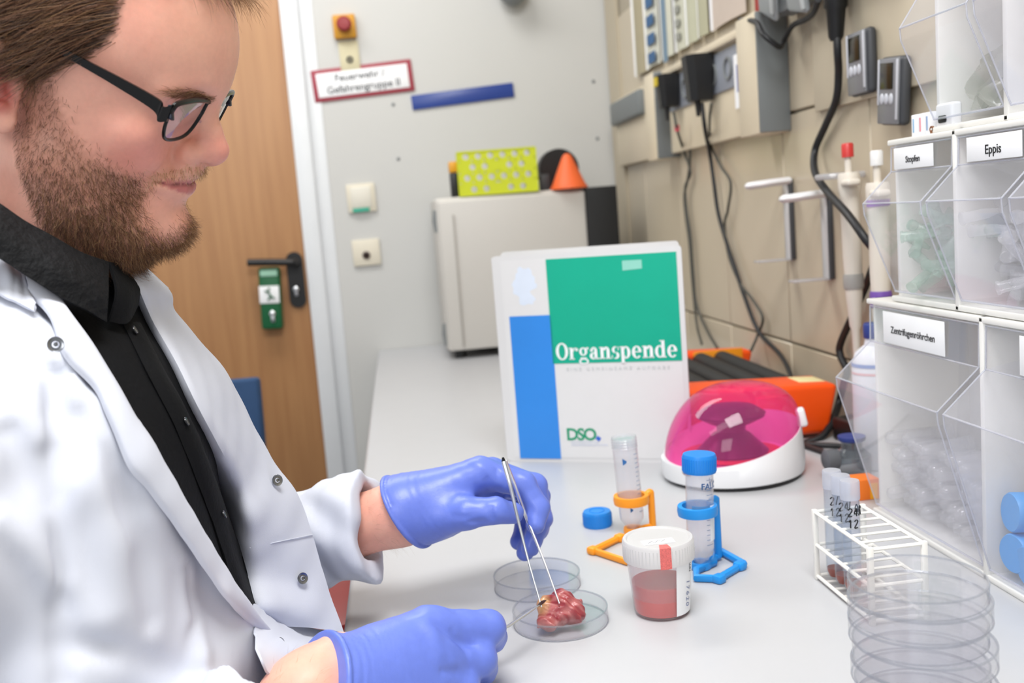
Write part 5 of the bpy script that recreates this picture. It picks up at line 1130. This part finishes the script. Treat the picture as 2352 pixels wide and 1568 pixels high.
SHC = mat('black_seersucker', '0d0e11', .75, .2, 60, bump=.9, bscale=170, bdist=.003, spec=.25)
SNAP = mat('snap_metal', '8a8d92', .25, .1, metal=1)
person = thing('person', 'bearded person in white lab coat, glasses and blue gloves leaning over the bench', 'person', (-.33, YC, 0))
PO = np.array([-.33, YC, 0])
def add_body():
    hv, hf = sdf_mesh(body_sdf, (-.56, .44, T-.14), (.06, 1.14, T+.66), .0026)
    tone = skin_tone(hv); wb = beard_weight(hv); q = toH(hv.astype(np.float32)); fr_ = (q[:, 0] > -128) & (q[:, 2] < 75) & (q[:, 2] > -110)
    for w_, c in ((.5*wb[0]*fr_, '9c6a55'), (.2*wb[1]*fr_, 'c49a80'), (.92*wb[2]*(q[:, 2] > 40), '43301f'), (.4*wb[3]*fr_, 'a0785a')): tone = tone*(1-w_[:, None])+np.array(lin(c))*w_[:, None]
    b = obj('body', np_mesh('body', hv-PO, hf, [tone_mat('skin', .45, .22, .2, 900, .0004)], tone), person)
    hm = (np.linalg.norm(hv-fromH(-80, 0, 40), axis=1) < .17); add_hair(hv, hf[hm[hf].all(1)], person)
    # fine hair on the forearms
    p, n = tri_samples(hv, hf, 60000)
    for wr, el, k_ in ((WRL, ELL, 260), (WRR, ELR, 320)):
        ax = (wr-el)/np.linalg.norm(wr-el); t = (p-wr) @ ax; m = (t > -.09) & (t < .01) & (np.linalg.norm(p-wr-t[:, None]*ax, axis=1) < .05); i = np.flatnonzero(m)[:k_]
        if not len(i): continue
        d = n[i]*.5+ax*.9+rng.normal(size=(len(i), 3))*.3; d /= np.linalg.norm(d, axis=1, keepdims=True); ks = np.linspace(0, 1, 4)[None, :, None]
        strand_mesh('arm_hair', p[i][:, None]+d[:, None]*ks*.010+np.array([0, 0, -.003])*ks*ks, np.full(len(i), .00005), HAIRM, rng.choice([1, 2, 2], len(i)), person)
    for c in person.children:
        if c.get('kind') == 'stuff': c.location = -PO
def add_clothes():
    v, f = sdf_mesh(SHIRT_F, (-.50, .58, T-.16), (-.10, .98, T+.42), .005)
    sh = obj('shirt', np_mesh('shirt', v-PO, f, [SHM]), person)
    v, f = sdf_mesh(coat_open, (-.56, .40, T-.18), (.06, 1.16, T+.42), .0040)
    coat = obj('lab_coat', np_mesh('lab_coat', v-PO, f, [COATM]), person)
    H_ = lambda x, y, o=0., fn=coat_full: hit(x, y, coat_torso if x > 140 else fn)+np.array([o*.45, -o*.8, o*.3])
    # shirt collar: near leaf, far leaf, placket
    up = [(-100, 412, .835), (-112, 410, .775), (-98, 416, .722), (-70, 430, .700), (0, 470, .702), (70, 518, .708), (140, 558, .718), (205, 588, .733), (250, 602, .750)]
    lo = [(-118, 500, .840), (-134, 502, .768), (-112, 536, .700), (-70, 560, .672), (0, 590, .675), (70, 635, .682), (140, 678, .690), (195, 708, .702), (246, 738, .722)]
    rows = [[aty(*a)-PO for a in up]]
    for k, o in ((.33, .009), (.66, .012)): rows.append([(1-k)*aty(*a)+k*aty(*b)+np.array([.2*o, -.8*o, .3*o])-PO for a, b in zip(up, lo)])
    rows.append([aty(*b)+np.array([0, -.004, 0])-PO for b in lo]); cl = sheet('shirt_collar', rows, SHC, sh, .002, 10, 10, .0010)
    up2 = [(250, 602, .750), (268, 606, .775), (285, 618, .80)]; lo2 = [(248, 738, .735), (290, 742, .750), (316, 700, .785)]
    rows = [[aty(*a)-PO for a in up2], [.5*aty(*a)+.5*aty(*b)+np.array([.006, -.002, 0])-PO for a, b in zip(up2, lo2)], [aty(*b)-PO for b in lo2]]
    sheet('shirt_collar', rows, SHM, sh, .002, 6, 6, .0004)
    pl = [(292, 742), (345, 850), (405, 962), (455, 1080), (500, 1200), (535, 1310), (560, 1400)]
    rows = [[hit(x+dx, y, SHIRT_F)+np.array([o, -o*.2, 0])-PO for dx, o in ((-14, .0005), (0, .0035), (16, .0035), (28, .0008))] for x, y in pl]; sheet('placket', rows, SHM, sh, .0016, 4, 6, .0006)
    for x, y in ((294, 762), (412, 972), (500, 1185)):
        p = hit(x, y, SHIRT_F)+np.array([.005, -.001, .001])-PO; MB().lathe([(.0001, 0), (.0052, 0), (.0056, .001), (.005, .002), (.0035, .0014), (.0001, .0014)], 18).build('shirt_button', mat('dark_button', '2a2b2f', .2), sh, tuple(p), frame_rot((0, 1, 0), (-.4, 0, 1))).scale = (.6, .6, .6)
    # near lapel band
    inner = [(30, 575), (100, 645), (150, 715), (200, 785), (250, 868), (300, 948), (345, 1018), (420, 1150), (500, 1285), (560, 1378), (652, 1500)]
    outer = [(62, 690), (112, 742), (142, 830), (212, 905), (238, 962), (285, 1075), (330, 1130), (392, 1212), (475, 1330), (530, 1400), (640, 1510)]
    rows = []
    for (x, y), (x2, y2) in zip(inner, outer):
        row = []
        for k, o in ((0, .002), (.15, .015), (.5, .018), (.85, .016), (1, .011)):
            row.append(H_(x+(x2-x)*k, y+(y2-y)*k, o)-PO)
        rows.append(row)
    sheet('front_facing', rows, COATM, coat, .0016, 5, 6, .0007)
    # coat collar on the near side
    a = [(-60, 520), (0, 556), (32, 580), (46, 622), (60, 664), (72, 700)]; b = [(-60, 640), (0, 690), (28, 703), (48, 713), (62, 720), (74, 726)]
    rows = [[H_(x, y, .010)-PO for x, y in a], [H_((x+x2)/2, (y+y2)/2, .015)-PO for (x, y), (x2, y2) in zip(a, b)], [H_(x, y, .011)-PO for x, y in b]]
    sheet('coat_collar', rows, COATM, coat, .002, 6, 6, .0006)
    # far front panel standing open
    IN = [(266, 600), (296, 655), (330, 735), (385, 835), (430, 930), (480, 1022), (528, 1110), (553, 1190), (560, 1260), (566, 1330), (576, 1392), (604, 1432)]
    OUT = [(300, 600), (386, 668), (400, 716), (458, 785), (520, 860), (566, 950), (622, 1052), (684, 1140), (716, 1228), (745, 1330), (768, 1400), (787, 1452)]
    YO = [.86, .875, .88, .885, .885, .885, .885, .885, .88, .875, .87, .865]
    rows = []
    for i, ((x, y), (x2, y2)) in enumerate(zip(IN, OUT)):
        p0 = hit(x, y, SHIRT_F, .6, 1.0)+np.array([.004, 0, 0]); p1 = aty(x2, y2, YO[i]); n_ = np.array([.55, -.75, .3])
        if p0[1] > .86 or p0[1] < .7: p0 = aty(x, y, .84)
        rows.append([aty(x-45, y-10, .875)-PO, p0-PO, p0*.66+p1*.34+n_*.006-PO, p0*.33+p1*.67+n_*.005-PO, p1-PO])
    fp = sheet('front_panel', rows, COATM, coat, .0018, 6, 6, .0010)
    nv = np.array([.55, -.75, .3])*.0016
    MB().tube(spline([r_[1]*.55+r_[2]*.45+nv for r_ in rows[4:]], 6), .0005, 6).build('seam', COATM, coat)
    MB().tube(spline([rows[8][k]+nv*1.2 for k in (1, 2, 3, 4)], 6), .0005, 6).build('seam', COATM, coat)
    rows = [[p_+np.array([-.03*k, .035*k, -.004*k]) for k, p_ in ((0, rows[i][4]), (.4, rows[i][4]), (1, rows[i][4]))] for i in range(1, 12)]
    sheet('front_panel_outer', rows, COATM, coat, .0016, 3, 6)
    # coat collar, far side
    rows = [[aty(*q)-PO for q in r_] for r_ in ([(262, 596, .84), (300, 598, .875), (345, 625, .90), (385, 662, .905)], [(285, 640, .83), (320, 655, .862), (355, 680, .885), (392, 700, .888)], [(300, 690, .826), (330, 720, .852), (350, 760, .868), (372, 790, .872)])]
    sheet('coat_collar', rows, COATM, coat, .002, 5, 5, .0008)
    # lower inside of the coat
    rows = [[aty(*q)-PO for q in r_] for r_ in ([(575, 1385, .80), (640, 1420, .85), (720, 1440, .872), (789, 1450, .872)], [(585, 1440, .74), (680, 1465, .82), (740, 1470, .85), (786, 1470, .86)], [(600, 1510, .68), (700, 1510, .76), (750, 1510, .80), (780, 1505, .83)], [(660, 1600, .70), (720, 1600, .74), (760, 1600, .78), (790, 1600, .81)])]
    sheet('coat_skirt', rows, COATM, coat, .0018, 6, 6, .002)
    # snaps
    def snap(p, nrm, stud):
        mb = MB(); mb.lathe([(.0028, .0005), (.0045, .0003), (.0062, .001), (.0066, .0005), (.0064, 0), (.0028, 0)], 24, close=True); mb.lathe([(.0001, .0035 if stud else .0008), (.0018, .0032 if stud else .0008), (.002, .0018), (.0015, .0)], 14)
        mb.build('snap_button', SNAP, coat, tuple(p), Vector(nrm).to_track_quat('Z', 'Y').to_euler()).scale = (.76, .76, .76)
    nF = (.55, -.80, .25)
    for x, y, k in ((369, 697, .88), (497, 896, .878), (631, 1104, .877), (689, 1328, .866)): snap(aty(x, y, k-.012)+np.array(nF)*.005-PO, nF, False)
    snap(H_(114, 812, .024)-PO, (.3, -.9, .2), True); snap(H_(622, 1520, .010)-PO, (.3, -.9, .2), True); snap(aty(640, 1478, .76)-PO, nF, False)
    # turned cuff of the far sleeve
    return coat

# ------------------------------------------------------------------ gloved hands
GLV = tone_mat('blue_nitrile', .38, .05, .25, 500, .0004, spec=.5, rad=(.4, .4, 1), scale=.002)
def G_(*a): return aty(*a)
def glove(name, label, fingers, extra, cuff, ax, wr_dir, ridges, h=.0017):
    pts = [p for f_ in fingers for p in f_[0]]+[e[0] for e in extra]+[e[1] for e in extra]
    lo = np.min(pts, 0)-.035; hi = np.max(pts, 0)+.035
    axn = np.array(ax)/np.linalg.norm(ax)
    def f(p):
        d = None
        for a, b, r1, r2 in extra:
            e = d_cap(p, a, b, r1, r2); d = e if d is None else smin(d, e, .020)
        for P, rs, k in fingers: d = smin(d, d_chain(p, P, rs, .004), k)
        t = (p-np.array(cuff, np.float32)) @ axn.astype(np.float32)
        win = np.exp(-((t-.012)/.030)**2); d = d-win*(.00022*np.sin(t*870+1.2*np.sin(p @ np.array([40, 60, 90], np.float32)))*(.4+.6*np.sin(t*170+p @ np.array([80, -110, 60], np.float32)))+.00016*np.sin(t*1530+1.5*np.sin(p @ np.array([-50, 80, 60], np.float32)))*(.4+.6*np.sin(t*120+p @ np.array([-90, 60, 130], np.float32))))
        d = d-.0002*np.sin(p @ np.array([420, 160, 300], np.float32)+.8*np.sin(p @ np.array([60, -90, 50], np.float32)))*np.clip((t-.04)/.04, 0, 1)
        for ln, a, w_ in ridges: d = d-a*np.exp(-(line_dist(p, ln)/w_)**2)
        d = np.minimum(smax(d, -t, .003), smax(d-.0022, np.abs(t-.0022)-.0022, .002))          # cut at the cuff, with a rolled bead
        return smax(d, (T+.0008)-p[:, 2], .003)
    v, fc = sdf_mesh(f, lo, hi, h)
    col = np.tile(np.array(lin('667bd2')), (len(v), 1))
    return obj(name, np_mesh(name, v-PO, fc, [GLV], col), person, label=label)
def add_hands():
    W = WRL
    iM, mM, rM, pM = G_(1102, 1086, .957), G_(1132, 1088, .978), G_(1148, 1104, 1.0), G_(1140, 1128, 1.018)
    fin = [([iM, G_(1202, 1112, .953), G_(1236, 1166, .944), G_(1230, 1204, .936)], [.0145, .0125, .0112, .0095], .006),
           ([mM, G_(1228, 1116, .980), G_(1243, 1190, .972), G_(1218, 1256, .962)], [.0145, .0125, .0112, .0095], .006),
           ([rM, G_(1236, 1140, 1.004), G_(1236, 1212, .996), G_(1206, 1268, .984)], [.014, .012, .011, .009], .006),
           ([pM, G_(1200, 1160, 1.02), G_(1205, 1212, 1.012), G_(1190, 1244, 1.0)], [.012, .0105, .0098, .0085], .006),
           ([G_(985, 1190, .948), G_(1072, 1178, .928), G_(1138, 1172, .922), G_(1178, 1178, .926)], [.021, .0155, .0125, .0105], .012)]
    c = G_(925, 1176, .957)
    ext = [(c-(iM-c)*.35, c, .030, .0295), (c, G_(985, 1168, .96), .0295, .027), (c, iM, .024, .0155), (c, mM, .024, .0155), (c, rM, .024, .015), (c, pM, .023, .0135), (G_(1020, 1165, .975), G_(1090, 1150, .985), .026, .020)]
    cuf = G_(928, 1178, .957)
    rid = [([G_(1040, 1200, .925), G_(1075, 1195, .915), G_(1110, 1198, .912)], -.0016, .003), ([G_(1035, 1185, .915), G_(1080, 1188, .910)], -.0012, .003), ([G_(1120, 1100, .94), G_(1122, 1140, .94)], -.0012, .003), ([G_(1140, 1080, .945), G_(1150, 1125, .945)], -.0010, .0025), ([G_(1158, 1085, .94), G_(1162, 1130, .94)], -.001, .0025), ([G_(1128, 1150, .91), G_(1130, 1190, .91)], -.001, .0025)]
    glove('glove', 'blue glove on the far hand holding the tweezers', fin, ext, cuf, (WRL-ELL)*np.array([1, 1, 1])+np.array([.05, 0, .11]), 1, rid)
    W = WRR
    iM, mM, rM, pM = G_(985, 1446, .748), G_(1000, 1508, .738), G_(985, 1572, .725), G_(950, 1632, .710)
    fin = [([iM, G_(1122, 1440, .768), G_(1128, 1462, .790), G_(1105, 1478, .800)], [.0165, .0135, .0125, .011], .007),
           ([mM, G_(1100, 1512, .752), G_(1106, 1535, .776), G_(1075, 1548, .788)], [.0165, .0140, .0125, .011], .007),
           ([rM, G_(1062, 1576, .736), G_(1068, 1592, .752), G_(1040, 1598, .758)], [.0155, .0130, .0118, .010], .007),
           ([pM, G_(1010, 1640, .718), G_(1018, 1648, .726), G_(990, 1652, .732)], [.0140, .0115, .0105, .009], .008),
           ([G_(800, 1550, .745), G_(930, 1500, .785), G_(1040, 1472, .805), G_(1115, 1458, .812)], [.020, .0155, .013, .0105], .012)]
    c = G_(735, 1590, .692)
    ext = [(c-(mM-c)*.30, c, .034, .0325), (c, iM, .029, .0180), (c, mM, .030, .0185), (c, rM, .029, .0175), (c, pM, .027, .016), (G_(860, 1520, .735), G_(960, 1490, .752), .022, .018)]
    rid = [([G_(1000, 1425, .73), G_(1040, 1470, .735), G_(1085, 1490, .745)], -.0022, .004), ([G_(1040, 1450, .735), G_(1070, 1500, .735), G_(1075, 1535, .735)], -.0012, .003), ([G_(1010, 1540, .715), G_(1050, 1545, .72)], -.002, .004), ([G_(975, 1420, .735), G_(1000, 1450, .725), G_(1005, 1500, .718)], .0016, .006)]
    glove('glove', 'blue glove on the near hand gripping the scalpel', fin, ext, G_(728, 1585, .692), (G_(985, 1500, .735)-G_(735, 1590, .692))+np.array([.0, 0, -.04]), 1, rid)

def add_tools():
    # tweezers
    top = G_(1157, 1060, .918); t1, t2 = onz(1244, 1394, .028), onz(1285, 1386, .030)
    tw = thing('tweezers', 'steel tweezers held by the far gloved hand, tips in the tissue', 'tweezers', tuple(top))
    def leg(pts, ws):
        P = spline(pts, 8); k = len(P); MB_ = MB(); MB_.tube([tuple(np.array(p)-top) for p in P], [ws[0]+(ws[1]-ws[0])*i/(k-1) for i in range(k)], 8); return MB_
    leg([top, G_(1172, 1115, .908), G_(1188, 1185, .905), G_(1213, 1285, .892), t1], (.0024, .0007)).build('leg', METAL, tw)
    leg([top+np.array([.001, .002, 0]), G_(1180, 1110, .925), G_(1206, 1180, .936), G_(1220, 1215, .928), G_(1250, 1290, .902), t2], (.0024, .0007)).build('leg', METAL, tw)
    MB().tube([tuple(np.array((0, 0, 0))), tuple(G_(1155, 1050, .918)-top)], [.0022, .001], 8).build('joint_end', mat('dark_steel', '3c3f44', .3, metal=1), tw)
    # scalpel
    tip = onz(1256, 1377, .036); s0 = G_(1100, 1470, .800); s1 = G_(1170, 1436, .822); s2 = tip+(s1-tip)*.22
    sc = thing('scalpel', 'scalpel with pointed blade held by the near gloved hand', 'scalpel', tuple(s1))
    MB().tube([tuple(s0-s1), (0, 0, 0), tuple((s2-s1)*.75), tuple(s2-s1)], [.0022, .0021, .0017, .0011], 8, ry=.5).build('handle', METAL, sc)
    dv = Vector(tip-s2); up = Vector((0, 0, 1)); sd = dv.cross(up).normalized()
    mb = MB(); b0 = Vector(s2-s1)-dv*.15; pr_ = [(0, .0012), (.45, .0024), (.8, .0016), (1.12, 0), (.7, -.0012), (0, -.0012)]
    vs = [b0+dv*t+up*h_+sd*w_ for w_ in (.00025, -.00025) for t, h_ in pr_]; mb.add(vs, [tuple(range(6)), tuple(range(11, 5, -1))]+[(i, (i+1) % 6, 6+(i+1) % 6, 6+i) for i in range(6)]); mb.build('blade', mat('blade_steel', '6b625f', .25, metal=1), sc, smooth=False)
    # tissue
    o = np.array([.1195, .880, T+.0135])
    def f(p):
        q = p-o.astype(np.float32)
        d = d_ell(q, (.001, 0, .004), (.019, .015, .013)); d = smin(d, d_ell(q, (.003, .002, .013), (.011, .010, .012)), .008); d = smin(d, d_ell(q, (.014, -.002, .003), (.009, .011, .011)), .006)
        d = smin(d, d_ell(q, (-.013, -.008, -.002), (.011, .009, .007)), .005); d = smin(d, d_ell(q, (-.014, .004, .008), (.006, .007, .011)), .004)
        d = d-.0011*wav(q, (260, 120, 150), 0, (180, 240, 90), 1.8)-.0005*wav(q, (-300, 500, 400), 1, (300, 150, 200), 1.5)-.0002*wav(q, (900, 1200, 700), 1, (700, 350, 500), 1.5)
        return smax(d, -(q[:, 2]+.0115), .002)
    v, fc = sdf_mesh(f, o-.032, o+.036, .0009); q = v-o
    nz = (np.sin(q @ np.array([500, 300, 200.])+2*np.sin(q @ np.array([200, 600, 300.])))+1)/2
    c = np.array(lin('96363d'))[None]*(1-nz[:, None]*.7)+np.array(lin('bd7774'))[None]*nz[:, None]*.7
    w_ = np.clip(1.4-np.linalg.norm((q-np.array([-.015, .003, .010]))/np.array([.007, .009, .011]), axis=1), 0, 1)[:, None]*.9; c = c*(1-w_)+np.array(lin('d8b478'))*w_
    w_ = np.clip(1.5-np.linalg.norm((q-np.array([-.012, -.010, -.004]))/np.array([.012, .008, .006]), axis=1), 0, 1)[:, None]*.7; c = c*(1-w_)+np.array(lin('c08a82'))*w_
    obj('tissue_sample', np_mesh('tissue_sample', v-o, fc, [tone_mat('raw_tissue', .3, .2, .4, 900, .0006, wet=.35)], c), None, tuple(o), label='piece of raw red tissue with yellow fat in the petri dish', cat='tissue')
add_body(); add_clothes(); add_hands(); gl_ = add_glasses(); add_tools()
